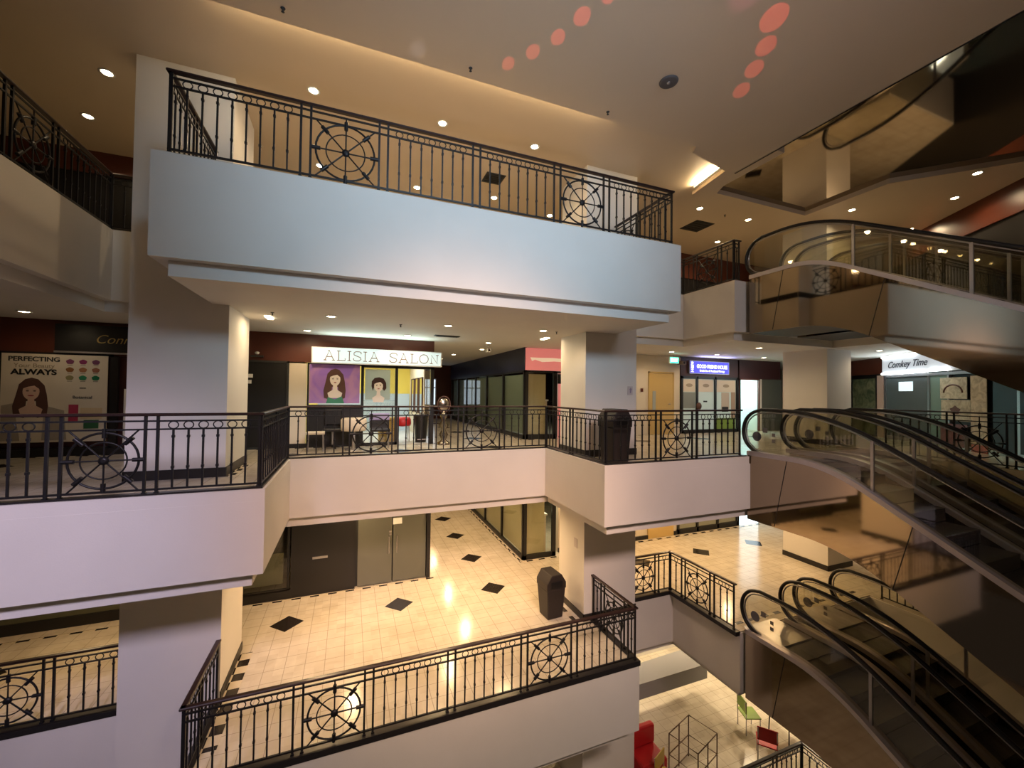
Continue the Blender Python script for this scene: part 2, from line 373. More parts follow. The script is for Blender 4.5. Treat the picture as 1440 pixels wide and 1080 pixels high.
def railing(label, z, h, runs, group=None, ends=True):
    """runs: list of (start, end, boundaries, types); boundaries are distances from start"""
    t = thing('balcony_railing', label, 'railing', (*runs[0][0], z), 0, group)
    o0 = Vector((*runs[0][0], 0))
    for (a, b, bd, ty) in runs:
        a3, b3 = Vector((*a, 0)), Vector((*b, 0)); d = (b3-a3); ln = d.length; d.normalize(); ang = math.atan2(d.y, d.x)
        base = a3-o0
        def at(s, zz=0): q = base+d*s; return (q.x, q.y, zz)
        def bar(name, z0, z1, w, m, ext=0):
            o = MB().box(-ext, ln+ext, -w/2, w/2, z0, z1).build(name, m, t, at(0)); o.rotation_euler.z = ang; return o
        hr = bar('handrail', h-.035, h, .075, RAILTOP, .037); hr.modifiers.new('bevel', 'BEVEL').width = .01
        bar('upper_rail', h-.105, h-.085, .022, IRON); bar('lower_rail', h-.205, h-.185, .022, IRON); bar('bottom_rail', .045, .068, .026, IRON)
        for s in (.02, ln-.02): link('post', cached(('p', h), lambda: post_mesh(h)), t, at(s), ang)
        for i in range(len(ty)):
            s0, s1 = bd[i], bd[i+1]
            if i > 0:
                for q in (-.06, .06): link('post', cached(('p', h), lambda: post_mesh(h)), t, at(s0+q), ang)
            g0 = s0+(.06 if i > 0 else .02); g1 = s1-(.06 if i < len(ty)-1 else .02)
            if ty[i] == 'W':
                w = g1-g0; wm = link('wheel_medallion', cached(('w', round(w, 2), h), lambda: wheel_mesh(w, h)), t, at((g0+g1)/2), ang); link('hub', HUB, wm, (0, 0, (.06+h-.19)/2))
            else:
                n = max(1, round((g1-g0)/.162)-1); st = (g1-g0)/(n+1)
                for k in range(1, n+1):
                    link('baluster', cached(('b', h), lambda: baluster_mesh(h)), t, at(g0+st*k), ang)
                    link('ring', RING, t, at(g0+st*k, h-.145), ang)
    return t
def seg(a, b, marks, ty):
    """marks are world coordinates along the changing axis"""
    ax = 0 if abs(a[0]-b[0]) > abs(a[1]-b[1]) else 1
    return (a, b, [abs(m-a[ax]) for m in marks], ty)
HU, HM, HL = 1.03, .975, .98
railing('black iron wheel-pattern railing on top of the pale bay at the upper centre', U, HU, [
    seg((-2.1, 7.90), (-2.1, 6.10), [7.90, 7.0, 6.10], 'BB'),
    seg((-2.1, 6.10), (5.65, 6.10), [-2.1, -.615, .385, 1.77, 3.185, 4.165, 5.65], 'BWBBWB'),
    seg((5.65, 6.10), (5.65, 8.95), [6.10, 7.1, 8.0, 8.95], 'BWB')])
railing('black iron railing on the top-level balcony at the far upper left', U, HU, [
    seg((-4.08, 3.0), (-4.08, 9.5), [3.0, 4.4, 5.8, 7.1, 8.0, 9.5], 'BBBWB'),
    seg((-4.08, 9.5), (-3.17, 9.5), [-4.08, -3.17], 'B')])
railing('short black iron railing on the top level, left of the upper escalators', U, HU, [
    seg((6.3, 9.08), (8.83, 9.08), [6.3, 7.1, 8.0, 8.83], 'BWB'),
    seg((8.83, 9.08), (8.83, 7.42), [9.08, 8.65, 7.85, 7.42], 'BWB'),
    seg((8.83, 7.42), (9.02, 7.42), [8.83, 9.02], 'B')])
railing('long black iron railing of the middle level stepping round the void below the salon', M, HM, [
    seg((-7.6, 6.22), (-1.07, 6.22), [-7.6, -6.3, -5.4, -4.3, -3.1, -2.22, -1.07], 'BWBBWB'),
    seg((-1.07, 6.22), (-1.07, 8.66), [6.22, 7.44, 8.66], 'BB'),
    seg((-1.07, 8.66), (4.3, 8.66), [-1.07, -.05, .87, 2.24, 3.19, 4.3], 'BWBWB'),
    seg((4.3, 8.66), (4.3, 6.28), [8.66, 7.5, 6.28], 'BB'),
    seg((4.3, 6.28), (7.66, 6.28), [4.3, 5.5, 6.4, 7.66], 'BWB')])
railing('black iron railing on the lower bay at the bottom of the picture', L+.02, HL, [
    seg((-1.89, 7.90), (-1.89, 6.41), [7.90, 7.1, 6.41], 'BB'),
    seg((-1.89, 6.41), (5.10, 6.41), [-1.89, -.585, .34, 1.565, 2.81, 3.77, 5.10], 'BWBBWB'),
    seg((5.10, 6.41), (5.10, 7.87), [6.41, 6.70, 7.50, 7.87], 'BWB')])
railing('black iron railing on the lower level at the left edge, left of the broad pillar', L+.02, HL, [
    seg((-7.8, 8.33), (-3.17, 8.33), [-7.8, -6.4, -5.0, -4.12, -3.17], 'BBWB')])
railing('black iron railing turning the corner beside the lower escalators', L+.02, HL, [
    seg((6.29, 8.37), (7.73, 8.37), [6.29, 6.47, 7.30, 7.73], 'BWB'),
    seg((7.73, 8.37), (7.73, 6.47), [8.37, 7.92, 7.06, 6.47], 'BWB')])
railing('black iron railing beyond the escalators on the middle level in front of the posters', MF, HM+.14, [
    seg((12.4, 6.1), (12.4, 2.6), [6.1, 4.9, 4.0, 2.6], 'BWB')])
railing('black iron railing beyond the escalators on the lower level', L, HL, [
    seg((12.4, 6.2), (12.4, 3.35), [6.2, 4.9, 4.0, 3.35], 'BWB')])

# ================================================================ ESCALATORS
def ramp(s, s0=1.1, s1=2.3, k=.56):
    if s < s0: return 0
    if s < s1: return k*(s-s0)**2/(2*(s1-s0))
    return k*(s1-s0)/2+k*(s-s1)
def smooth(pts, n=4):
    out = []; P = [pts[0]]+list(pts)+[pts[-1]]
    for i in range(1, len(P)-2):
        p0, p1, p2, p3 = P[i-1:i+3]
        for k in range(n):
            t = k/n; out.append(tuple(.5*(2*b+(c-a)*t+(2*a-5*b+4*c-d)*t*t+(3*b-a-3*c+d)*t**3) for a, b, c, d in zip(p0, p1, p2, p3)))
    return out+[pts[-1]]
def escalator(x0, x1, yn, z, label, send=7.0):
    t = thing('escalator', label, 'escalator', (x0, yn, z), 0, None)
    w = x1-x0; ss = [.15+i*.15 for i in range(int((send-.15)/.15)+1)]
    dk = lambda s: .06-ramp(s); lo = lambda s: -1.33-ramp(s, 1.3, 2.7); hd = lambda s: .96-ramp(s, .85, 2.5)
    Y = lambda s: -s
    for nm, xa, xb in (('cladding', -.0, .03), ('cladding', w-.03, w)):
        poly = [(Y(s), dk(s)) for s in ss]+[(Y(s), lo(s)) for s in reversed(ss)]
        MB().prism(poly, xa, xb, 'x').build(nm, MIRROR, t)
    poly = [(Y(s), lo(s)+.03) for s in ss]+[(Y(s), lo(s)-.0) for s in reversed(ss)]
    MB().prism(poly, .03, w-.03, 'x').build('soffit_panel', DARK, t)
    mbj = MB()
    for xa, xb in ((-.02, .16), (w-.16, w+.02)):
        poly = [(Y(s), dk(s)+.045) for s in ss]+[(Y(s), dk(s)-.045) for s in reversed(ss)]
        MB().prism(poly, xa, xb, 'x').build('deck_strip', DECK, t)
    for xs in (.08, w-.08):
        top = [(.42, .10), (.22, .14), (.10, .28), (.05, .48), (.09, .70), (.24, .88), (.45, .95)]
        g = [(Y(s), h_) for s, h_ in smooth(top)]+[(Y(s), hd(s)) for s in ss if s > .5]+[(Y(s), dk(s)+.03) for s in reversed(ss) if s > .4]
        MB().prism(g, xs-.006, xs+.006, 'x').build('glass_balustrade', GLSE, t)
        path = [(xs, Y(s), h_) for s, h_ in smooth([(.62, .05), (.42, .07), (.22, .13), (.06, .28), (.0, .50), (.05, .73), (.20, .90), (.42, .98)])]
        path += [(xs, Y(s), hd(s)+.02) for s in ss if s > .55]
        MB().tube(path, (.042, .034), 8).build('handrail', RUBBER, t)
        gp = [(xs, Y(s), h_-.0) for s, h_ in smooth([(.44, .12), (.27, .17), (.12, .31), (.07, .50), (.11, .70), (.25, .85), (.45, .92)])]+[(xs, Y(s), hd(s)-.035) for s in ss if s > .55]
        MB().tube(gp, (.022, .012), 6).build('handrail_guide', STEEL, t)
        for s in (2.35, 4.0, 5.65):
            if s < send: MB().box(xs-.018, xs+.018, Y(s)-.022, Y(s)+.022, dk(s), hd(s)-.02).build('glass_joint', STEEL, t)
    for s in (1.0, 2.9, 4.8):
        if s < send: MB().prism([(Y(s), dk(s)-.05), (Y(s)+.012, dk(s)-.05), (Y(s)+.012+.25, lo(s-.2)+.02), (Y(s)+.25, lo(s-.2)+.02)], -.004, .0, 'x').build('panel_seam', BLACK, t)
    if z < 0:
        for (s, h_, q) in ((.50, .56, .05), (.68, .48, .035), (.68, .36, .035)): MB().box(.07, .073, Y(s)-q, Y(s)+q, h_-q, h_+q).build('safety_sticker', mat('sticker_grey', (.22, .20, .18), .5), t)
        MB().lathe([(.10, 0), (.10, .004)], (0, 0, 0), 20, 'y').build('round_emblem', mat('emblem_blue', (.12, .13, .26), .5), t, (.095, Y(.30), .42)).rotation_euler.z = math.pi/2
    # comb plate and steps
    MB().box(.17, w-.17, Y(.75), Y(-.05), -.06-(.14 if z == M else 0), .005-(.14 if z == M else 0)).build('comb_plate', STEEL, t)
    s = .78
    i = 0
    while s < send-.4:
        z0 = -.02-ramp(s+.2)
        MB().box(.17, w-.17, Y(s+.40), Y(s), z0-.20, z0).build('step', STEP, t); s += .40
    return t
escalator(7.85, 9.20, 6.42, M, 'middle-level escalator running down beside the long railing, nearer of the pair')
escalator(9.50, 10.95, 6.42, M, 'middle-level escalator running down, farther of the pair')
escalator(7.85, 9.20, 6.46, L, 'lower escalator running down below the middle escalators, nearer of the pair')
escalator(9.50, 10.95, 6.46, L, 'lower escalator running down, farther of the pair')
escalator(9.10, 10.50, 7.36, U, 'upper escalator with olive glass sides at the right, nearer of the pair')
escalator(10.85, 12.25, 7.36, U, 'upper escalator behind the nearest one at the upper right')

# ================================================================ CEILING LIGHTS
DLB = MB().lathe([(.075, 0), (.10, -.004), (.105, -.012), (.082, -.014), (.070, -.004)], n=20).mesh('trim_ring', WHITE)
DLL = MB().lathe([(.068, -.006), (.066, -.010), (.001, -.011)], n=16).mesh('bulb', LAMP)
def downlight(x, y, z, label, p=30, group=None, col=WARM, ang=166):
    t = thing('ceiling_downlight', label, 'light', (x, y, z), 0, group)
    link('trim_ring', DLB, t); link('bulb', DLL, t)
    l = bpy.data.lights.new('downlight_beam', 'SPOT'); l.energy = p; l.color = col; l.spot_size = math.radians(ang); l.spot_blend = .55; l.shadow_soft_size = .06
    o = bpy.data.objects.new('downlight_beam', l); COL.objects.link(o); o.parent = t; o.location = (0, 0, -.03)
    return t
PT = 46
G = 'recessed downlights in the top ceiling'
for x, y, lab in ((-.61, 6.96, 'recessed downlight over the bay railing, leftmost of the front row'),
                  (1.40, 6.96, 'recessed downlight over the bay railing, middle of the front row'),
                  (3.15, 6.96, 'recessed downlight over the bay railing, rightmost of the front row'),
                  (-4.25, 9.11, 'bright downlight in the dark ceiling left of the broad pillar'),
                  (-3.41, 7.73, 'dim downlight higher up in the ceiling left of the broad pillar'),
                  (-.66, 9.25, 'downlight seen through the left wheel of the bay railing'),
                  (1.33, 9.40, 'downlight seen through the bay railing right of its left wheel'),
                  (3.11, 9.18, 'downlight seen through the bay railing just under the square ceiling vent'),
                  (4.77, 9.54, 'downlight seen through the bay railing just left of its right wheel'),
                  (6.90, 9.4, 'downlight seen through the right end of the bay railing'),
                  (8.01, 7.71, 'downlight just right of the bay railing corner, above the square vent'),
                  (9.70, 7.72, 'downlight between the ceiling well and the short top railing'),
                  (10.27, 9.2, 'downlight right over the handrail of the short top railing'),
                  (11.51, 6.31, 'downlight above the far pillar and upper escalator'),
                  (14.28, 6.42, 'downlight touching the top handrail of the upper escalator'),
                  (12.96, 5.01, 'downlight at the upper right, lower of the two beside the ceiling well'),
                  (11.94, 4.27, 'downlight at the upper right, higher of the two beside the ceiling well')):
    downlight(x*K, y*K, TOP, lab, PT if x > -2.5 else 22, G)
PM_ = 34
G = 'recessed downlights in the middle-level ceiling'
ZC = M+4.12-1.47-.0   # underside of the top slab
ZC = U-1.28-.19
for x, y, lab in ((-.35, 8.27, 'oval-looking downlight under the bay above the salon poster'),
                  (1.87, 8.38, 'downlight under the bay above the right end of the salon sign'),
                  (3.94, 8.14, 'downlight under the bay above the pink shop sign'),
                  (-.94, 10.5, 'small downlight close in front of the red-brown band over the dark door'),
                  (1.29, 10.3, 'small downlight in front of the salon sign'),
                  (-5.55, 10.2, 'downlight above the hair colour poster at far left'),
                  (3.56, 10.84, 'downlight in the corridor ceiling beside the camera'),
                  (3.92, 12.58, 'downlight in the corridor ceiling, second one in'),
                  (3.52, 14.79, 'downlight deep in the corridor ceiling'),
                  (3.5, 17.0, 'downlight deepest in the corridor ceiling'),
                  (7.2, 9.9, 'downlight hidden behind the middle pillar'),
                  (9.63, 10.4, 'downlight above the green exit sign'),
                  (11.6, 10.42, 'downlight above the blue shop sign'),
                  (13.99, 10.5, 'downlight above the lit cyan doorway'),
                  (11.0, 8.4, 'downlight near the head of the middle escalators'),
                  (14.6, 7.3, 'downlight right of the far pillar on the middle level')):
    downlight(x, y, ZC, lab, PM_ if x > -3 else 9, G)
G = 'recessed downlights in the lower-level ceiling'
for x, y in ((-.4, 8.9), (1.9, 9.0), (3.6, 9.4), (.2, 10.6), (2.6, 10.9), (3.5, 12.6), (3.5, 15.0), (3.5, 18), (6.8, 10.3), (9.2, 8.6), (9.6, 10.5), (11.8, 8.6), (12.2, 10.5), (-4.5, 10.0), (14.8, 10.2), (14.8, 7.2), (17, 8)):
    downlight(x, y, M-1.10-.19, 'recessed warm downlight in the ceiling over the lower level', 88 if x < 13 else 50, G, (1, .66, .34))
G = 'basement downlights'
for x, y in ((7.4, 10.9), (9.9, 10.9), (11.5, 9.0), (12.0, 7.4)):
    downlight(x, y, L-1.46, 'recessed warm downlight over the basement floor', 130, G, (1, .78, .5))
# short slots of light in the soffit beside the pillars
def slot(x, y, lab):
    t = thing('slot_light', lab, 'light', (x, y, ZC)); MB().box(-.05, .05, -.16, .16, -.02, 0).build('diffuser', TUBE, t)
    a = area('slot_glow', (0, 0, -.04), (0, 0, -1), .2, 8, WARM); a.parent = t
slot(-1.45, 8.9, 'small angled slot light at the head of the broad pillar, left of the salon')
slot(4.55, 9.3, 'small slot light at the head of the middle pillar over the pink sign')
# vents, sprinklers, speaker
def vent(x, y, z, s, lab, sx=None):
    t = thing('ceiling_vent', lab, 'vent', (x, y, z)); sx = sx or s
    MB().box(-sx/2, sx/2, -s/2, s/2, -.012, 0).build('frame', DARK, t)
    m = MB()
    for k in range(5): m.box(-sx/2+.04, sx/2-.04, -s/2+s*(k+.6)/5.6-.012, -s/2+s*(k+.6)/5.6+.012, -.022, -.012)
    m.build('louvre', BLACK, t)
vent(8.79*K, 8.56*K, TOP, .69, 'square dark air vent in the ceiling above the short top railing')
vent(2.81*K, 8.35*K, TOP, .47, 'square air vent seen through the bay railing')
vent(2.2, 9.98, ZC, .20, 'dark slot vent in the soffit above the right end of the salon sign', .62)
t = thing('ceiling_speaker', 'round grey speaker grille in the lowered ceiling panel', 'speaker', (4.14*K, 4.55*K, 4.45*K))
MB().lathe([(.10, 0), (.145, -.004), (.14, -.016), (.10, -.02), (.001, -.022)], n=24).build('grille', mat('speaker_grey', (.11, .10, .10), .6), t)
MB().lathe([(.03, -.02), (.02, -.035), (.001, -.037)], n=12).build('centre_cap', STEEL, t)
for (x, y, z, lab) in ((1.46*K, 5.39*K, 4.45*K, 'tiny sprinkler head near the cove edge, left of the red light spots'), (3.71*K, 5.41*K, 4.45*K, 'tiny sprinkler head at the right end of the long cove edge'),
                       (-.81*K, 5.37*K, 4.45*K, 'tiny sprinkler head at the top edge of the picture'), (-1.31, 8.34, ZC, 'small sprinkler under the bay at left, above the dark door'),
                       (.95, 8.7, ZC, 'small sprinkler under the bay between two downlights'), (4.3, 8.2, ZC, 'small sprinkler under the bay beside the rightmost downlight'),
                       (8.9*K, 7.75*K, TOP, 'small sprinkler between two downlights of the top ceiling')):
    MB().lathe([(.03, 0), (.03, -.006), (.010, -.01), (.010, -.045), (.022, -.05), (.001, -.055)], (0, 0, 0), 8).build('sprinkler_head', DARK, None, (x, y, z))
    tag(bpy.context.scene.collection.objects[-1], lab, 'sprinkler')
# red and bluish lift-glass reflections, put on the ceiling by an added unseen projector
pj = thing('added_projector', 'added unseen projector throwing red glass-reflection dots on the ceiling', 'projector', (1.2, -1.2, -2.0))
MB().box(-.12, .12, -.18, .18, 0, .22).build('housing', BLACK, pj, bevel=.01); MB().lathe([(.05, .22), (.06, .27), (.04, .28)], n=16).build('lens', STEEL, pj)
def dot(tx, ty, r, col, p, bl=.12):
    o0 = Vector((1.2, -1.2, -1.66)); tg = Vector((tx*K, ty*K, 4.45*K)); r *= K; d = tg-o0
    l = bpy.data.lights.new('reflection_spot', 'SPOT'); l.energy = p; l.color = col; l.spot_size = 2*math.atan(r/d.length); l.spot_blend = bl; l.shadow_soft_size = .004
    o = bpy.data.objects.new('reflection_spot', l); COL.objects.link(o); o.location = o0; o.rotation_euler = d.to_track_quat('-Z', 'Y').to_euler()
for x, y, r in ((1.91, 5.12, .085), (2.14, 4.82, .09), (2.34, 4.50, .09), (2.47, 4.14, .10), (2.61, 3.80, .085),
                (5.24, 4.28, .11), (5.05, 3.93, .115), (4.85, 3.61, .12), (4.57, 3.30, .15)):
    dot(x, y, r, (1, .09, .07), 1500)
dot(4.0, 3.2, .22, (1, .25, .5), 380, .8); dot(.74, 5.36, .13, (.6, .7, 1), 500, 1)

# ================================================================ SHOPFRONTS
def front(label, x, y, z, rz=0, cat='shopfront'): 
    o = thing('shopfront', label, cat, (x, y, MF if z == M else z), rz)
    if z == M: o.scale.z = 1.071       # heights were taken from the railing foot
    return o
def frame(mb, x0, x1, z0, z1, w=.05, y0=-.03, y1=.03):
    return mb.box(x0, x1, y0, y1, z1-w, z1).box(x0, x1, y0, y1, z0, z0+w).box(x0, x0+w, y0, y1, z0, z1).box(x1-w, x1, y0, y1, z0, z1)
def ell(cx, cz, rx, rz, y, n=24, w=.003, a0=0, a1=2*math.pi, wob=0):
    pts = []
    for i in range(n):
        t = a0+(a1-a0)*i/n; k = 1+wob*math.sin(5*t)
        pts.append((cx+rx*k*math.cos(t), cz+rz*k*math.sin(t)))
    return MB().prism(pts, y-w, y, 'y')
SKIN = mat('printed_skin', (.62, .42, .32), .5); SKIN2 = mat('printed_pale_skin', (.74, .66, .62), .5); HAIR = mat('printed_dark_hair', (.035, .012, .012), .5); HAIR2 = mat('printed_brown_hair', (.09, .04, .03), .5)
LIP = mat('printed_lips', (.30, .05, .06), .5)
def face(p, cx, cz, s, y, skin, hair, long=True, smile=False):
    """printed portrait in thin layers on a poster; s = half head width"""
    if long:
        hp = [(-1.15, .9), (-.6, 1.55), (0, 1.75), (.6, 1.55), (1.2, .8), (1.45, -.4), (1.6, -1.8), (1.5, -3.0), (.6, -3.3), (.45, -1.2), (-.45, -1.2), (-.6, -3.3), (-1.6, -3.0), (-1.7, -1.8), (-1.4, -.4)]
    else: hp = [(-1.25, .0), (-1.2, .9), (-.7, 1.5), (.1, 1.65), (.9, 1.4), (1.35, .6), (1.4, -.4), (1.0, -.9), (.7, -.5), (-.8, -.3), (-1.0, -.9)]
    MB().prism([(cx+a*s, cz+b*s) for a, b in hp], y-.003, y, 'y').build('hair', hair, p)
    MB().prism([(cx+a*s, cz+b*s) for a, b in ((-.28, -.8), (.28, -.8), (.36, -1.7), (1.1, -2.2), (.9, -3.0), (-.9, -3.0), (-1.1, -2.2), (-.36, -1.7))], y-.005, y-.003, 'y').build('neck', skin, p)
    fc = ell(cx, cz, .78*s, 1.05*s, y-.007).build('face', skin, p)
    MB().prism([(cx+a*s, cz+b*s) for a, b in ((-.8, .35), (-.75, .95), (0, 1.25), (.75, .95), (.8, .3), (.3, .75), (-.3, .6))], y-.011, y-.007, 'y').build('fringe', hair, p)
    for q in (-1, 1):
        ell(cx+q*.33*s, cz+.08*s, .15*s, .07*s, y-.0085, 12).build('eye', HAIR, fc)
        MB().prism([(cx+q*.15*s, cz+.28*s), (cx+q*.5*s, cz+.30*s), (cx+q*.5*s, cz+.35*s), (cx+q*.15*s, cz+.34*s)], y-.010, y-.007, 'y').build('eyebrow', HAIR, fc)
    MB().prism([(cx-.03*s, cz), (cx+.07*s, cz-.28*s), (cx-.07*s, cz-.28*s)], y-.009, y-.007, 'y').build('nose', mat('printed_nose', (.45, .28, .2), .5), fc)
    ell(cx, cz-.5*s, (.3 if smile else .2)*s, .08*s, y-.010, 14).build('mouth', LIP, fc)

# ---- middle level, far left: hair colour poster shop
fz = 1.33-M
f = front('dark shopfront with the hair colour poster at far left of the middle level', -7, 11.25, M)
MB().box(0, 4.2, .02, .08, 0, fz).build('backing_panel', MAROON, f)
MB().box(.4, 4.2, -.04, .02, 1.95, fz).build('fascia', BROWN, f)
frame(MB(), .55, 2.32, .12, 1.98, .05, -.06, .0).build('window_frame', BLACK, f)
MB().box(2.32, 2.40, -.06, .04, 0, 1.95).build('door_post', BLACK, f)
MB().box(.4, 4.2, -.07, .02, 0, .14).build('plinth', BLACK, f)
MB().box(2.5, 2.62, -.03, 0, .2, 1.3).build('display_strip', WHITE, f); MB().box(2.64, 4.0, -.05, .0, .5, .95).build('counter_panel', WHITE, f)
p = thing('poster', 'tall cream poster of a long-haired woman with nine round hair swatches at far left', 'poster', (-6.38, 11.18, M))
MB().box(0, 1.62, -.01, .01, .16, 1.94).build('sheet', mat('poster_cream', (.66, .58, .46), .5), p)
text('heading', 'PERFECTING', .13, DARK, p, (.48, -.012, 1.83), sx=1.05, off=.003); text('heading', 'Your Beauty', .12, mat('tan_ink', (.35, .28, .2), .5), p, (.48, -.012, 1.70)); text('heading', 'ALWAYS', .15, BLACK, p, (.48, -.012, 1.57), sx=1.15, off=.005)
face(p, .45, 1.18, .16, -.012, SKIN, HAIR2, True, True)
MB().prism([(.02, .2), (.02, .9), (.2, .95), (.3, .2)], -.014, -.01, 'y').build('sleeve', mat('printed_sleeve', (.35, .30, .24), .5), p)
MB().prism([(.62, .2), (.65, .9), (.95, .8), (1.0, .2)], -.014, -.01, 'y').build('sleeve', mat('printed_sleeve', (.35, .30, .24), .5), p)
sw = [(.20, .05, .12), (.25, .03, .12), (.16, .05, .12), (.25, .10, .03), (.40, .18, .08), (.30, .12, .07), (.30, .26, .12), (.03, .22, .10), (.01, .16, .06)]
for i, c in enumerate(sw):
    o = ell(1.02+.205*(i % 3), 1.80-.165*(i//3), .062, .050, -.012, 18, wob=.06); o.build('hair_swatch', mat('swatch_%s' % 'abcdefghi'[i], c, .5), p)
    MB().box(.98+.205*(i % 3), 1.06+.205*(i % 3), -.013, -.01, 1.725-.165*(i//3), 1.732-.165*(i//3)).build('caption', DARK, p)
text('caption', 'Botanical', .085, DARK, p, (1.23, -.012, 1.07)); MB().box(1.18, 1.28, -.013, -.01, 1.25, 1.27).build('emblem', DARK, p)
MB().box(1.02, 1.17, -.016, -.01, .55, .92).build('printed_bottle', mat('magenta_print', (.40, .04, .09), .4), p)
MB().box(1.26, 1.5, -.014, -.01, .42, .60).build('printed_box', mat('green_print', (.03, .12, .05), .4), p); MB().box(1.2, 1.55, -.013, -.01, .62, .85).build('printed_panel', mat('peach_print', (.62, .48, .30), .4), p)
t = thing('shop_sign', 'black fascia sign with faint gold script left of the broad pillar', 'sign', (-5.59, 11.16, 0))
MB().box(0, 2.2, -.03, .05, .74, 1.29).build('board', BLACK, t); MB().box(0, 2.2, -.05, .0, .70, .735).build('ledge', STEEL, t)
text('lettering', 'Connoisseur', .26, GOLD, t, (.62, -.032, 1.0), shear=.35, align='LEFT', off=-.002)

# ---- middle level: dark door and salon
f = front('red-brown fascia with a dark service door and cream panel left of the salon', -3.0, 11.25, M)
MB().box(0, 5.13, -.02, .06, 1.96, fz+.03).build('fascia', BROWN, f)
MB().box(.55, 1.57, -.02, .05, 0, 1.93).build('door_leaf', BLACK, f)
frame(MB(), .50, 1.62, 0, 1.97, .045, -.04, -.02).build('door_frame', DARK, f)
for k, w in ((0, .17), (1, .12)): MB().box(.78-w/2, .78+w/2, -.025, -.02, 1.58-.13*k, 1.66-.13*k).build('door_notice', WHITE, f)
MB().box(1.62, 2.0, -.015, .05, .10, 1.93).build('cream_panel', CREAMP, f); MB().box(1.62, 2.05, -.03, .05, 0, .10).build('plinth', BLACK, f)
t = thing('emergency_light', 'small twin emergency light above the dark service door', 'light', (-2.05, 11.2, .76)); MB().box(-.13, .13, -.05, .02, 0, .04).build('housing', DARK, t)
MB().lathe([(.0, -.03), (.04, -.02), (.05, .02), (.02, .04)], (.0, -.02, .09), 12).build('lamp_head', WHITE, t)
f = front('brightly lit salon shopfront with black frames and open doorway', -.98, 11.25, M)
MB().box(0, 1.28, -.02, .04, .0, .985).build('lower_panel', BLACK, f)
frame(MB(), 0, 1.28, .9, 1.95, .04, -.05, .02).build('window_frame', BLACK, f)
frame(MB(), 1.24, 2.16, 0, 1.95, .07, -.04, .04).build('window_frame', BLACK, f)
MB().box(1.31, 2.09, -.004, .004, .07, 1.88).build('glass_pane', GLS, f)
MB().box(3.02, 3.11, -.05, .05, 0, 1.95).build('corner_post', BLACK, f); MB().box(2.16, 3.11, -.05, .05, 1.88, 1.95).build('door_head', BLACK, f)
MB().box(3.09, 3.11, .05, 4.2, .1, 1.9).build('side_glass', GLSD, f)
# salon room
struct('wall_salon', MB().box(-1.0, 2.1, 15.2, 15.3, MF, 1.3), YELLOW); struct('wall_salon', MB().box(-1.05, -1.0, 11.3, 15.2, MF, 1.3), YELLOW)
struct('wall_salon', MB().box(2.02, 2.06, 12.2, 15.2, MF, 1.3), CREAMP)
struct('floor_salon', MB().box(-1.0, 2.05, 11.3, 15.2, MF, MF+.006), mat('white_floor', (.6, .6, .58), .2))
struct('wall_salon', MB().box(-1.0, 2.0, 15.16, 15.2, MF, -.1), mat('pale_blue_wall', (.45, .55, .62), .6))
a = area('salon_light', (.6, 13.2, 1.2), (.6, 13.2, 0), 1.6, 60, (.95, 1, .95)); 
t = thing('tube_light', 'white tube light on the salon ceiling', 'light', (1.3, 12.9, 1.33)); MB().box(-.05, .05, -.9, .9, -.03, .03).build('diffuser', WTUBE, t)
for k in range(3):
    t = thing('wall_mirror', 'tall framed mirror on the right wall of the salon, '+('nearest the doorway', 'middle of three', 'farthest in')[k], 'mirror', (2.0, 12.6+.85*k, M+.6), 0, 'salon mirrors'); frame(MB(), -.3, .3, 0, 1.1, .035, -.02, .02).build('frame', HAIR2, t).rotation_euler.z = math.pi/2
    o = MB().box(-.27, .27, -.005, .005, .03, 1.07).build('pane', mat('mirror_silver', (.8, .82, .84), .03, metal=1), t); o.rotation_euler.z = math.pi/2
# sign
t = thing('shop_sign', 'long white glowing sign reading ALISIA SALON', 'sign', (.71, 11.08, .86))
MB().box(-1.60, 1.60, 0, .14, -.20, .20).build('sign_case', WHITE, t)
MB().box(-1.57, 1.57, -.012, 0, -.175, .175).build('lit_face', mat('sign_face_white', (.5, .55, .55), .4, emit=(.80, 1, .97), es=.5), t)
INK = mat('sign_letter_outline', (.30, .15, .09), .5)

def serif_text(word, x0, h, t, y, m, th=.0095):
    W_ = {'A': .24, 'L': .19, 'I': .09, 'S': .18, 'O': .23, 'N': .22, ' ': .16}; mb = MB(); x = x0
    def st(*p): mb.tube([(x+a, y, (b-.5)*h) for a, b in p], (th, th), 4)
    for ch in word:
        w = W_[ch]; mb = MB()
        if ch == 'A': st((.02, 0), (w/2, 1), (w-.02, 0)); st((.06, .36), (w-.06, .36)); st((-.01, 0), (.06, 0)); st((w-.06, 0), (w+.01, 0)); st((w/2-.03, 1), (w/2+.01, 1))
        if ch == 'L': st((.04, 0), (.04, 1)); st((0, 1), (.08, 1)); st((0, 0), (w, 0), (w, .22))
        if ch == 'I': st((w/2, 0), (w/2, 1)); st((0, 0), (w, 0)); st((0, 1), (w, 1))
        if ch == 'S': st((w, .74), (w, .92), (.75*w, 1), (.3*w, 1), (.06*w, .86), (.08*w, .64), (.5*w, .51), (.92*w, .38), (w, .18), (.75*w, .02), (.3*w, 0), (.02*w, .1), (0, .28))
        if ch == 'O': st(*[(w/2+w/2*math.cos(q*math.pi/8), .5+.5*math.sin(q*math.pi/8)) for q in range(17)])
        if ch == 'N': st((.03, 0), (.03, 1), (w-.03, 0), (w-.03, 1)); st((-.01, 0), (.07, 0)); st((w-.07, 1), (w+.01, 1))
        x += w+.052
        if mb.v: mb.build('letter', m, t)
serif_text('ALISIA SALON', -1.32, .235, t, -.018, INK)
area('sign_glow', (.71, 10.95, .95), (.71, 10.2, 2), 2.6, 12, (.72, 1, .95), .3)
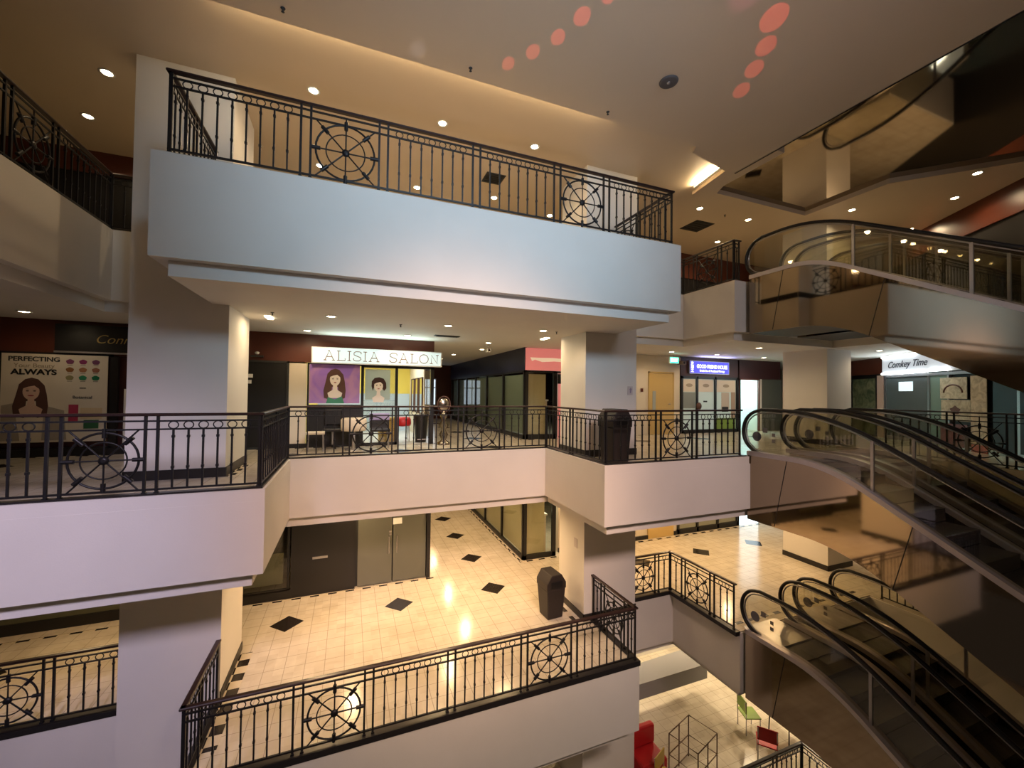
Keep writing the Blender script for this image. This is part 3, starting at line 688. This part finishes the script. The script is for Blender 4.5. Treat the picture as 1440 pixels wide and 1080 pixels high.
# posters
p = thing('poster', 'purple poster of a woman with long wavy dark hair under the salon sign', 'poster', (-.93, 11.19, -.33))
MB().box(0, 1.16, -.008, .008, 0, .97).build('sheet', streak_mat('violet_print', (.26, .13, .50), (.42, .22, .44), 1.6), p)
face(p, .58, .60, .155, -.010, SKIN2, HAIR2)
MB().prism([(.38, .0), (.42, .16), (.58, .10), (.74, .18), (.80, .0)], -.018, -.015, 'y').build('dress', mat('green_dress', (.05, .22, .14), .5), p)
p = thing('poster', 'pale poster of a face with short fringe in the salon window', 'poster', (.36, 11.22, -.40))
MB().box(0, .62, -.004, .004, .16, .95).build('sheet', mat('pale_blue_print', (.36, .46, .46), .5), p); face(p, .33, .52, .14, -.006, SKIN2, HAIR, False)
p = None
# furniture in front of and inside the salon
def legs4(t, w, d, h, r=.012, m=STEEL):
    for sx in (-1, 1):
        for sy in (-1, 1): MB().tube([(sx*w/2, sy*d/2, 0), (sx*w/2*.92, sy*d/2*.92, h)], r, 6).build('leg', m, t)
t = thing('drum_stool', 'cream round drum stool under the purple poster', 'stool', (.10, 10.52, MF))
MB().lathe([(.05, .45), (.27, .46), (.29, .50), (.29, .72), (.26, .76), (.01, .76)], n=24).build('seat', CREAMP, t)
MB().lathe([(.20, 0), (.19, .03), (.04, .06), (.04, .46)], n=16).build('pedestal', STEEL, t)
t = thing('side_table', 'small low table with a cream top at the left end of the salon front', 'table', (-.72, 10.52, MF)); MB().box(-.2, .2, -.18, .18, .40, .45).build('tabletop', CREAMP, t, bevel=.01); legs4(t, .34, .3, .40)
t = thing('office_chair', 'black office chair beside the low table in front of the salon', 'chair', (-.38, 10.96, MF))
MB().box(-.22, .22, -.22, .22, .42, .50).build('seat', BLACK, t, bevel=.03); MB().box(-.2, .2, .16, .22, .55, .95).build('backrest', BLACK, t, bevel=.03); MB().tube([(0, 0, .06), (0, 0, .42)], .025, 8).build('column', STEEL, t)
m_ = MB()
for k in range(5): m_.tube([(0, 0, .08), (.26*math.cos(k*1.257), .26*math.sin(k*1.257), .03)], .018, 6)
m_.build('star_base', BLACK, t)
t = thing('salon_chair', 'chair with a lilac seat back in front of the salon window', 'chair', (.72, 10.90, MF))
MB().box(-.24, .24, -.22, .22, .40, .47).build('seat', BLACK, t, bevel=.02); MB().box(-.25, .25, .18, .24, .66, .84).build('backrest', mat('lilac_plastic', (.30, .26, .45), .5), t, bevel=.02)
MB().box(-.24, .24, .17, .22, .47, .66).build('lower_backrest', BLACK, t); legs4(t, .42, .38, .40)
t = thing('storage_box', 'mustard-coloured storage box behind the salon window', 'box', (.95, 11.6, MF)); MB().box(-.22, .22, -.2, .2, 0, .62).build('body', YEL, t, bevel=.02); MB().box(-.24, .24, -.22, .22, .62, .70).build('lid', YEL, t, bevel=.02)
t = thing('salon_stool', 'red padded salon stool in the doorway', 'stool', (1.40, 11.95, MF)); MB().lathe([(.05, .42), (.22, .44), (.24, .50), (.23, .62), (.19, .68), (.01, .68)], n=20).build('seat', RED, t); legs4(t, .34, .34, .44, .012, STEEL)
t = thing('waste_bin', 'tall black bin in the salon doorway', 'bin', (1.86, 11.62, MF)); MB().lathe([(.15, 0), (.19, .70), (.20, .72), (.20, .76), (.01, .78)], n=16).build('body', BLACK, t); MB().box(-.12, .12, -.20, -.185, .08, .11).build('foot_band', STEEL, t)
t = thing('ornamental_stand', 'silver ornament on a bulbous stand at the salon corner', 'ornament', (2.36, 10.95, MF)); t.scale.z = 1.22
MB().lathe([(.17, 0), (.17, .04), (.06, .10), (.12, .22), (.05, .32), (.13, .42), (.05, .54), (.11, .62), (.04, .70), (.03, .74)], n=20).build('stand', mat('antique_silver', (.35, .31, .26), .22, metal=1), t)
MB().lathe([(.01, -.04), (.12, -.03), (.16, 0), (.12, .03), (.01, .04)], (0, 0, .88), 24, 'y').build('dish', mat('antique_silver', (.35, .31, .26), .22, metal=1), t)
MB().tube([(.17*math.cos(a_), 0, .88+.17*math.sin(a_)) for a_ in [i*math.pi/12 for i in range(24)]], .018, 6, True).build('rim', HAIR2, t)

# ---- middle level: corner shop right of the corridor
def corner_shop(z, side_m, front_m, label, pink):
    f = front(label, 4.92, 11.4, z)
    h = fz if z == M else 2.35
    if pink:
        MB().box(-.02, .05, -.02, 9.8, 1.95, h).build('side_fascia', NAVY, f)
        MB().box(.0, 1.6, -.06, .0, 1.96, h-.02).build('sign_board', mat('salmon_sign', (.72, .22, .20), .4, emit=(1, .30, .26), es=.28), f)
        MB().prism([(.14, 2.32), (.2, 2.22), (.3, 2.26), (.55, 2.20), (.95, 2.23), (1.6, 2.21), (1.6, 2.30), (.9, 2.33), (.5, 2.32)], -.066, -.06, 'y').build('lettering', mat('cream_letter', (.85, .62, .45), .4, emit=(1, .75, .5), es=.35), f)
    mb = MB()
    hh = 1.95 if z == M else h
    for y in (0, 1.85, 3.7, 5.2, 6.6, 8.2): mb.box(-.03, .04, y, y+.07, 0, hh)
    mb.box(-.03, .04, 0, 9.8, 0, .12).box(-.03, .04, 0, 9.8, hh-.05, hh)
    mb.build('side_frame', BLACK, f)
    MB().box(0, .012, .07, 9.8, .12, hh-.05).build('side_glass', GLSD, f)
    m2 = MB().box(0, .10, -.04, .03, 0, hh).box(.95, 1.08, -.04, .03, 0, hh).box(0, 1.08, -.04, .03, 0, .14).box(0, 1.6, -.04, .03, hh-.05, hh)
    m2.build('front_frame', BLACK, f)
    MB().box(.1, .95, -.006, .006, .14, hh-.05).build('front_glass', GLSD, f)
    MB().box(.14, .72, .05, .08, .14, hh-.1).build('inner_blind', front_m, f); MB().box(.06, .09, .12, 9.4, .14, hh-.1).build('inner_screen', side_m, f)
    MB().box(.0, 3.0, 9.6, 9.7, 0, hh).build('rear_panel', DARK, f); MB().box(.2, 3.0, 5.3, 5.4, 0, hh).build('partition', side_m, f)
    return f
corner_shop(M, mat('grey_green_screen', (.32, .40, .37), .5), mat('beige_blind', (.62, .52, .34), .6), 'corner shop with smoked glass, navy side fascia and a salmon-pink sign', True)
corner_shop(L, mat('olive_screen', (.50, .46, .30), .5), mat('beige_partition', (.62, .56, .38), .6), 'lower-level corner shop of dark-framed glass panes', False)
area('shop_light', (6.0, 13.0, 1.1), (6, 13, 0), 1.0, 22, (.9, 1, .95)); area('shop_light', (6.0, 12.6, L+2.2), (6, 12.6, L), 1.0, 30, (1, .9, .65))
for zz, lab in ((MF, 'beige boxes'), (L, 'stacked cartons')):
    t = thing('display_cabinet', 'beige display cabinet behind the glass of the %s corner shop' % ('middle-level' if zz == MF else 'lower-level'), 'cabinet', (5.55, 12.0, zz)); MB().box(-.3, .3, -.25, .25, 0, 1.15).build('body', CREAMP, t, bevel=.01); MB().box(-.33, .33, -.28, .28, 1.15, 1.2).build('worktop', WHITE, t)
MB().box(6.10, 6.16, 11.3, 11.5, MF, .6).build('pink_column', mat('salmon_sign', (.72, .22, .20), .4)); tag(bpy.context.scene.collection.objects[-1], 'salmon-pink strip between the corner shop and the middle pillar', 'panel')
t = thing('wall_monitor', 'small black monitor hung beside the salmon-pink strip', 'monitor', (6.12, 11.26, .28)); MB().box(-.15, .15, -.03, .03, 0, .30).build('screen', BLACK, t)
# corridor security camera
t = thing('security_camera', 'white ceiling camera in the corridor beside a downlight', 'camera', (3.75, 11.5, ZC)); MB().lathe([(.05, 0), (.05, -.03), (.015, -.04), (.015, -.10)], n=12).build('mount', WHITE, t); MB().box(-.05, .05, -.16, .08, -.20, -.11).build('body', WHITE, t, bevel=.01); MB().lathe([(.03, -.165), (.03, -.175), (.01, -.18)], (0, 0, -.155), 12, 'y').build('lens', BLACK, t)
# bright far window of the corridor
w = struct('window_1', frame(MB(), 0, 1.0, 0, 1.4, .05, -.03, .03).box(.48, .53, -.02, .02, 0, 1.4).box(0, 1, -.02, .02, .9, .95), STEEL); w.location = (3.2, 21.46, M+.55)
MB().box(.04, .96, .0, .015, .04, 1.36).build('pane', mat('daylit_pane', (.6, .7, .8), .4, emit=(.7, .85, 1), es=.9), w)

# ---- middle level, behind the right pillar
d1 = struct('door_1', frame(MB(), 0, 1.12, -.05, 2.06, .05, -.03, .03), DOORY, 'ochre fire door with a narrow glass slit', 'door'); d1.location = (9.70, 11.58, MF); d1.scale.z = 1.07
lf = MB().box(.05, 1.07, -.02, .02, 0, 2.0).build('leaf', DOORY, d1)
MB().box(.16, .30, -.026, -.018, .78, 1.42).build('vision_panel', mat('grey_glass', (.35, .38, .36), .2), lf); MB().tube([(.95, -.04, 1.0), (.85, -.06, 1.0)], .012, 6).build('handle', STEEL, lf)
t = thing('exit_sign', 'small glowing green exit sign hanging over the ochre door', 'sign', (10.28, 11.0, 1.16)); MB().box(-.2, .2, -.025, .025, -.11, .11).build('case', WHITE, t)
MB().box(-.19, .19, -.03, -.025, -.10, .10).build('lit_face', mat('exit_green', (.05, .6, .4), .4, emit=(.10, .95, .62), es=1.1), t); text('lettering', 'EXIT', .15, WTUBE, t, (0, -.033, 0)); MB().tube([(0, 0, .11), (0, 0, .21)], .008, 6).build('hanger', STEEL, t)
t = thing('security_camera', 'small dark camera at the corner between the exit sign and the blue sign', 'camera', (11.0, 11.4, 1.12)); MB().box(-.10, .10, -.14, .1, -.06, .06).build('body', mat('taupe_plastic', (.25, .18, .14), .5), t, bevel=.01); MB().lathe([(.04, -.145), (.04, -.155), (.01, -.16)], (0, 0, 0), 12, 'y').build('lens', BLACK, t); MB().tube([(0, .05, .05), (0, .05, .2)], .02, 6).build('bracket', WHITE, t)
t = thing('wall_switch', 'small switch plate left of the ochre door', 'switch', (9.42, 11.585, .13)); MB().box(-.05, .05, -.01, .01, -.06, .06).build('plate', BROWN, t)
f = front('massage shop front of three poster-covered glass panes under a blue sign', 11.15, 11.6, M)
MB().box(0, 2.85, -.02, .08, 1.92, fz+.03).build('fascia', MAROON, f)
mb = MB()
for x in (0, .72, 1.62, 2.75): mb.box(x, x+.09, -.05, .03, 0, 1.95)
mb.box(0, 2.84, -.05, .03, 0, .12).box(0, 2.84, -.05, .03, 1.86, 1.95).build('window_frame', BLACK, f)
for x0, x1 in ((.09, .72), (.81, 1.62), (1.71, 2.75)):
    MB().box(x0, x1, .0, .01, .12, 1.86).build('glass_pane', mat('milky_pane', (.42, .50, .46), .3, emit=(.75, .9, .8), es=.12), f)
    MB().box(x0+.03, x1-.03, -.012, 0, 1.42, 1.84).build('pane_notice', CREAMP, f); ell((x0+x1)/2, 1.64, .16, .06, -.013, 16).build('notice_print', mat('tan_ink', (.35, .28, .2), .5), f)
MB().box(.12, .69, -.012, 0, .85, 1.40).build('price_list', mat('grey_poster', (.24, .27, .26), .5), f); MB().box(1.1, 1.28, -.012, 0, 1.06, 1.11).build('door_plate', DARK, f)
MB().box(2.0, 2.4, -.012, 0, .75, 1.40).build('pane_poster', mat('beige_poster', (.50, .42, .34), .5), f); MB().box(2.02, 2.35, -.016, -.01, .72, .9).build('pane_poster', DARK, f); MB().box(2.50, 2.72, -.012, 0, .5, 1.42).build('pane_curtain', mat('tan_poster', (.40, .28, .20), .5), f)
MB().box(1.73, 2.70, -.03, 0, .12, .5).build('lower_poster', GREEN, f)
t = thing('shop_sign', 'blue glowing sign reading GOOD FRIEND HOUSE behind the middle railing', 'sign', (12.46, 11.5, 1.0))
MB().box(-.98, .98, 0, .1, -.235, .235).build('sign_case', STEEL, t)
MB().box(-.95, .95, -.012, 0, -.215, .215).build('lit_face', mat('sign_face_blue', (.06, .06, .5), .4, emit=(.10, .10, .85), es=.55), t)
LW = mat('sign_white', (.9, .9, 1), .4, emit=(.9, .95, 1), es=.95)
text('lettering', 'GOOD FRIEND HOUSE', .185, LW, t, (.11, -.015, .03), sx=.80, off=.006); text('lettering', 'Health Care & Traditional Therapy', .105, LW, t, (.11, -.015, -.125), sx=.83, off=.003)
for k in range(3):
    text('lettering', '友朋之家'[k], .14, LW, t, (-.86, -.015, .13-.13*k), off=.003)
area('sign_glow', (12.5, 11.3, 1.15), (12.5, 10.6, 2), 1.6, 8, (.45, .45, 1), .2)
t = thing('door_bell_ornament', 'dark round ornament on the frame between the first two glass panes', 'ornament', (11.93, 11.5, M+.83)); MB().lathe([(.01, -.05), (.10, -.03), (.14, 0), (.10, .03), (.01, .05)], (0, 0, .02), 16, 'y').build('wreath', HAIR2, t)
f = front('open doorway glowing cyan-white right of the massage shop', 14.08, 11.6, M)
MB().box(0, 2.3, -.02, .08, 1.92, fz+.03).build('fascia', MAROON, f); frame(MB(), 0, 1.10, -.05, 1.93, .05, -.04, .04).build('door_frame', BROWN, f)
MB().box(1.10, 1.2, -.04, .04, 0, 1.92).build('side_post', CREAMP, f); MB().box(1.2, 2.4, -.01, .04, 0, 1.92).build('side_panel', FROST, f)
struct('wall_clinic', MB().box(13.9, 15.4, 13.0, 13.1, MF, .8), mat('cyan_wall', (.45, .72, .74), .6)); struct('wall_clinic', MB().box(13.95, 14.0, 11.7, 13, MF, .8), WHITE); struct('wall_clinic', MB().box(15.3, 15.35, 11.7, 13, MF, .8), WHITE)
struct('ceiling_clinic', MB().box(13.9, 15.4, 11.7, 13.1, .8, .85), WHITE); area('clinic_light', (14.6, 12.3, .74), (14.6, 12.3, 0), .7, 34, (.62, 1, 1))
for k in range(2): MB().box(14.72, 15.02, 12.97, 12.99, M+.75+.45*k, M+1.10+.38*k).build('wall_notice', mat('blue_grey_print', (.25, .42, .45), .5)); tag(bpy.context.scene.collection.objects[-1], ('lower' if k == 0 else 'upper')+' notice sheet on the cyan wall inside the doorway', 'notice', 'cyan room notices')

# ---- middle level, diagonal right wall
def dthing(s, d, z, name, label, cat):
    q = DP+(DQ-DP).normalized()*s*K; n = Vector((-math.sin(DA), math.cos(DA), 0))
    p_ = q+n*d; o = thing(name, label, cat, (p_.x, p_.y, z*K), DA+math.pi); o.scale = (K, K, K); return o
f = dthing(8.9, .02, M, 'shopfront', 'dark framed window with a leaf poster and pink post, right of the far pillar', 'shopfront')
frame(MB(), .1, 1.5, 0, 1.93, .06, -.05, .02).build('window_frame', BLACK, f); MB().box(.16, 1.44, -.02, -.01, .06, 1.88).build('leaf_poster', streak_mat('leaf_print', (.05, .07, .03), (.20, .20, .11), 3.5), f)
MB().box(1.5, 1.82, -.04, .02, 0, 1.95).build('pink_post', mat('pink_paint', (.55, .38, .30), .6), f)
f = dthing(7.05, .02, M, 'shopfront', 'glass-fronted shop under a white script sign at the far right', 'shopfront')
mb = MB()
for x in (0, 1.75, 2.4, 3.3, 4.2): mb.box(x, x+.06, -.05, .02, 0, 1.95)
mb.box(0, 5.2, -.05, .02, 1.86, 1.93).box(0, 5.2, -.05, .02, 0, .1).build('window_frame', STEEL, f)
MB().box(.06, 1.7, -.02, 0, .1, 1.86).build('glass_pane', mat('slate_pane', (.10, .12, .12), .15), f); MB().box(.62, 1.18, -.03, -.02, 1.45, 1.72).build('pane_notice', mat('bright_notice', (.7, .8, .85), .4, emit=(.8, .95, 1), es=.5), f)
MB().box(1.81, 2.38, -.02, 0, .1, 1.86).build('green_glass_pane', mat('green_pane', (.16, .24, .21), .2), f)
t = dthing(7.0, .12, .0, 'shop_sign', 'white glowing sign with dark script lettering at the far right', 'sign')
MB().box(-.05, 3.0, 0, .1, .68, 1.20).build('sign_case', WHITE, t); MB().box(-.03, 2.98, -.012, 0, .72, 1.18).build('lit_face', mat('sign_face_grey', (.6, .6, .62), .4, emit=(.72, .80, .88), es=.25), t)
MB().tube([(0, -.03, .70), (1.75, -.03, .70)], .035, 8).build('lower_tube', WTUBE, t); MB().tube([(1.85, -.03, .72), (2.5, -.03, .72)], .035, 8).build('lower_tube', WTUBE, t); MB().tube([(0, -.03, 1.2), (1.4, -.03, 1.2)], .03, 8).build('upper_tube', WTUBE, t)
text('lettering', 'Comkey Time', .27, mat('script_ink', (.03, .03, .05), .4), t, (1.0, -.02, .95), shear=.4, off=.001)
a = area('sign_glow', (1.2, -.25, .95), (1.2, -1.2, .8), 2.2, 10, (.8, .92, 1), .3); a.parent = t
for i, (s_, w_, z0_, z1_, c, lab) in enumerate(((4.85, .80, 1.25, 1.78, (.52, .48, .36), 'cream poster with a dark arc high on the far right shop'), (4.82, .86, .70, 1.22, (.46, .40, .28), 'beige poster with a dark blot below the arc poster at far right'),
        (3.95, .42, .2, 1.80, (.52, .42, .28), 'tall tan speckled poster at far right beside the dark bay'), (3.95, .42, -.0, .18, (.45, .12, .09), 'low red poster at the foot of the tall tan poster'), (4.85, .8, .05, .62, (.16, .05, .05), 'dark red poster low behind the far right railing'))):
    p = dthing(s_, .08, M, 'poster', lab, 'poster'); MB().box(0, w_, -.01, 0, z0_, z1_).build('sheet', streak_mat('poster_print_%s' % 'abcde'[i], c, tuple(q*.6 for q in c), 6), p)
    if i == 0: MB().tube([(w_*.5+.28*math.cos(a_), -.015, z0_+.15+.2*math.sin(a_)) for a_ in [k*math.pi/10 for k in range(11)]], .02, 5).build('printed_arc', HAIR2, p)
    if i == 1: ell(w_*.5, (z0_+z1_)/2, .14, .1, -.012, 16, wob=.2).build('printed_blot', HAIR2, p)
f = dthing(3.4, .02, M, 'shopfront', 'dark shop bay at the right edge of the picture on the middle level', 'shopfront')
MB().box(0, 2.1, -.05, 0, 0, 2.3).build('dark_panel', BLACK, f)
for k in range(3): MB().box(.75+.3*k, .83+.3*k, -.07, -.05, .35, 1.55).build('tan_slat', mat('dim_tan', (.14, .11, .07), .5), f)  # slats in one even dark tan

# ---- lower level shops
f = front('lower-level shopfront: low window, black wall and double glass doors', -3.4, 11.25, L)
HH = 2.45
MB().box(2.15, 3.60, -.03, .05, 0, HH).build('black_panel', BLACK, f)
MB().box(2.62, 2.96, -.06, -.03, .88, .93).build('long_handle', STEEL, f)
MB().box(0, 2.15, -.03, .05, 0, .22).build('plinth', BLACK, f); frame(MB(), 0, 2.12, .2, HH, .05, -.03, .03).build('window_frame', BLACK, f); MB().box(.05, 2.07, -.004, .004, .25, HH-.05).build('glass_pane', GLSD, f)
MB().box(.3, 1.95, .3, .34, .25, 1.0).build('display_shelf', mat('olive_shelf', (.22, .21, .14), .5), f)
MB().box(3.66, 4.50, -.01, .01, .03, HH).build('glass_door', FROST, f); MB().box(4.53, 5.38, -.01, .01, .03, HH).build('glass_door', FROST, f)
for x in (4.42, 4.62): MB().tube([(x, -.05, .78), (x, -.05, 1.22)], .014, 8).build('door_handle', STEEL, f)
MB().box(4.42, 4.48, -.03, -.012, 1.32, 1.36).box(4.42, 4.48, -.03, -.012, 1.25, 1.29).build('door_lock', STEEL, f); MB().box(4.52, 4.75, -.02, -.012, 1.52, 1.68).build('door_notice', WHITE, f)
MB().box(5.40, 5.50, -.05, 1.9, 0, HH).build('corner_post', BLACK, f); MB().box(3.6, 5.4, -.03, .03, HH-.08, HH).build('door_head', BLACK, f); MB().box(3.6, 5.4, .1, .15, 0, HH).build('inner_wall', DARK, f)
MB().box(5.46, 5.50, 1.9, 9.0, 0, HH).build('side_glass', FROST, f)
f = front('lower-level shopfront at the left edge below the lavender balcony', -9, 11.5, L)
MB().box(0, 5.6, 0, .1, 0, HH).build('wall_panel', mat('dim_olive_panel', (.10, .10, .06), .5), f); MB().box(0, 5.6, -.04, 0, 0, .22).build('plinth', BLACK, f); MB().box(5.1, 5.3, -.04, 0, 0, HH).build('pilaster', BROWN, f)
d2 = struct('door_2', frame(MB(), 0, 1.12, -.05, 2.06, .05, -.03, .03), DOORY); d2.location = (9.70, 11.58, L); MB().box(.05, 1.07, -.02, .02, 0, 2.0).build('leaf', DOORY, d2)
struct('baseboard_back', MB().box(6.2, 9.7, 11.56, 11.6, L, L+.13).box(10.85, 11.0, 11.56, 11.6, L, L+.13), KERB)
f = front('lower-level glass shopfront with dark frames behind the corner railing', 11.0, 11.6, L)
mb = MB()
for x in (0, .9, 1.9, 2.9): mb.box(x, x+.09, -.05, .03, 0, HH)
mb.box(0, 3, -.05, .03, 0, .18).build('window_frame', BLACK, f); MB().box(.09, 2.9, 0, .01, .18, HH).build('glass_pane', mat('grey_olive_pane', (.26, .26, .20), .3), f)
f = front('lower-level dark shopfront beyond the glass shopfront', 14.1, 11.6, L); MB().box(0, 3.8, 0, .08, 0, HH).build('dark_panel', BLACK, f); MB().box(.0, 1.0, -.02, 0, 0, HH).build('pale_door', mat('pale_lit_door', (.5, .6, .62), .4, emit=(.7, .9, 1), es=1.6), f)

# ================================================================ BINS
def bin_(x, y, z, label):
    t = thing('litter_bin', label, 'bin', (x, y, z), math.radians(4))
    v = []; H1 = .66
    for k, h in ((.19, 0), (.235, H1)): v += [(-k, -k, h), (k, -k, h), (k, k, h), (-k, k, h)]
    MB().add(v, [(0, 1, 5, 4), (1, 2, 6, 5), (2, 3, 7, 6), (3, 0, 4, 7), (0, 3, 2, 1), (4, 5, 6, 7)]).build('body', BIN, t, bevel=.02)
    w = .245
    MB().prism([(-w, H1), (w, H1), (w, .80), (.13, .98), (-.13, .98), (-w, .80)], -w, w, 'y').build('hood', BIN, t, bevel=.015)
    MB().box(-.15, .15, -w-.012, -w+.01, .70, .84).build('swing_flap', BLACK, t.children[-1] if t.children[-1].name.startswith('hood') else t, bevel=.005)
    return t
bin_(4.33, 8.40, L, 'dark brown hooded litter bin against the middle pillar on the lower level')
bin_(5.02, 7.0, MF, 'dark litter bin behind the railing corner on the middle level').scale.z = 1.13
# small notices on the pillar
for z in (M+1.35, L+1.6):
    p = thing('pillar_notice', 'small faint arrow notice on the middle pillar, %s level' % ('middle' if z > -2 else 'lower'), 'notice', (6.08 if z > -2 else 4.872, 7.89 if z > -2 else 8.25, z), 0 if z > -2 else math.pi/2)
    MB().box(-.07, .07, -.004, .004, -.1, .1).build('sheet', mat('faded_notice', (.55, .48, .46), .6), p); MB().prism([(-.01, -.06), (.02, -.06), (.03, .02), (.05, .02), (.01, .07), (-.03, .02), (-.01, .02)], -.008, -.004, 'y').build('arrow', mat('faded_violet', (.28, .22, .30), .6), p)

# ================================================================ BASEMENT
struct('trim_bulkhead', MB().prism([(6.0, 9.21), (9.9, 9.21), (9.9, 10.0), (6.0, 9.86)], -8.32, -7.9), mat('shade_grey_ledge', (.27, .26, .26), .7), 'bulkhead ledge above the basement floor, coloured grey for shade', 'ledge')  # shade on the ledge is put into its grey colour
def chair(x, y, rz, m, label):
    t = thing('cafe_chair', label, 'chair', (x, y, B), rz)
    MB().box(-.22, .22, -.21, .21, .43, .46).build('seat', m, t, bevel=.012); b_ = MB().box(-.22, .22, .18, .21, .56, .88).build('backrest', m, t, bevel=.012)
    for sx in (-1, 1):
        MB().tube([(sx*.2, .19, 0), (sx*.2, .19, .45), (sx*.2, .215, .86)], .012, 6).build('leg', STEEL, t); MB().tube([(sx*.2, -.18, 0), (sx*.2, -.18, .44)], .012, 6).build('leg', STEEL, t)
    return t
chair(9.75, 7.25, 2.3, RED, 'red cafe chair right of the pale basement floor')
chair(10.15, 8.05, 1.2, GREEN, 'green cafe chair beside the round-cornered basement table')
chair(6.75, 7.35, .4, YEL, 'mustard cafe chair at the bottom edge beside the metal rack')
t = thing('cafe_table', 'peach-topped basement table beside the green chair', 'table', (10.95, 7.55, B)); MB().box(-.55, .35, -.35, .35, .72, .75).build('tabletop', mat('peach_top', (.60, .40, .28), .4), t, bevel=.02); legs4(t, .7, .55, .72, .015, BLACK)
t = thing('metal_rack', 'bare brown metal frame rack standing on the basement floor', 'rack', (7.68, 7.55, B), .3)
mb = MB(); w, d = .45, .35
for z in (.06, .52, 1.0): mb.tube([(-w, -d, z), (w, -d, z), (w, d, z), (-w, d, z)], .014, 6, True)
mb.build('rail_frame', mat('rack_brown', (.12, .07, .04), .4, metal=.5), t)
for sx in (-1, 0, 1):
    for sy in (-1, 1): MB().tube([(sx*w, sy*d, 0), (sx*w, sy*d, 1.0)], .014, 6).build('upright', MATS['rack_brown'], t)
t = thing('red_armchair', 'deep red box-shaped seat at the bottom edge of the picture', 'chair', (6.72, 8.0, B)); MB().box(-.36, .36, -.3, .3, 0, .5).build('base', RED, t, bevel=.05); MB().box(-.36, .36, .15, .32, .5, .95).build('backrest', RED, t, bevel=.05)
railing('black iron railing in the basement at the bottom edge beside the escalators', B, HM, [((7.2, 6.5), (9.89, 6.5), [0, .9, 1.8, 2.69], 'BWB'), ((9.89, 6.5), (9.89, 4.3), [0, 1.2, 2.2], 'BB')])
bpy.context.view_layer.update()
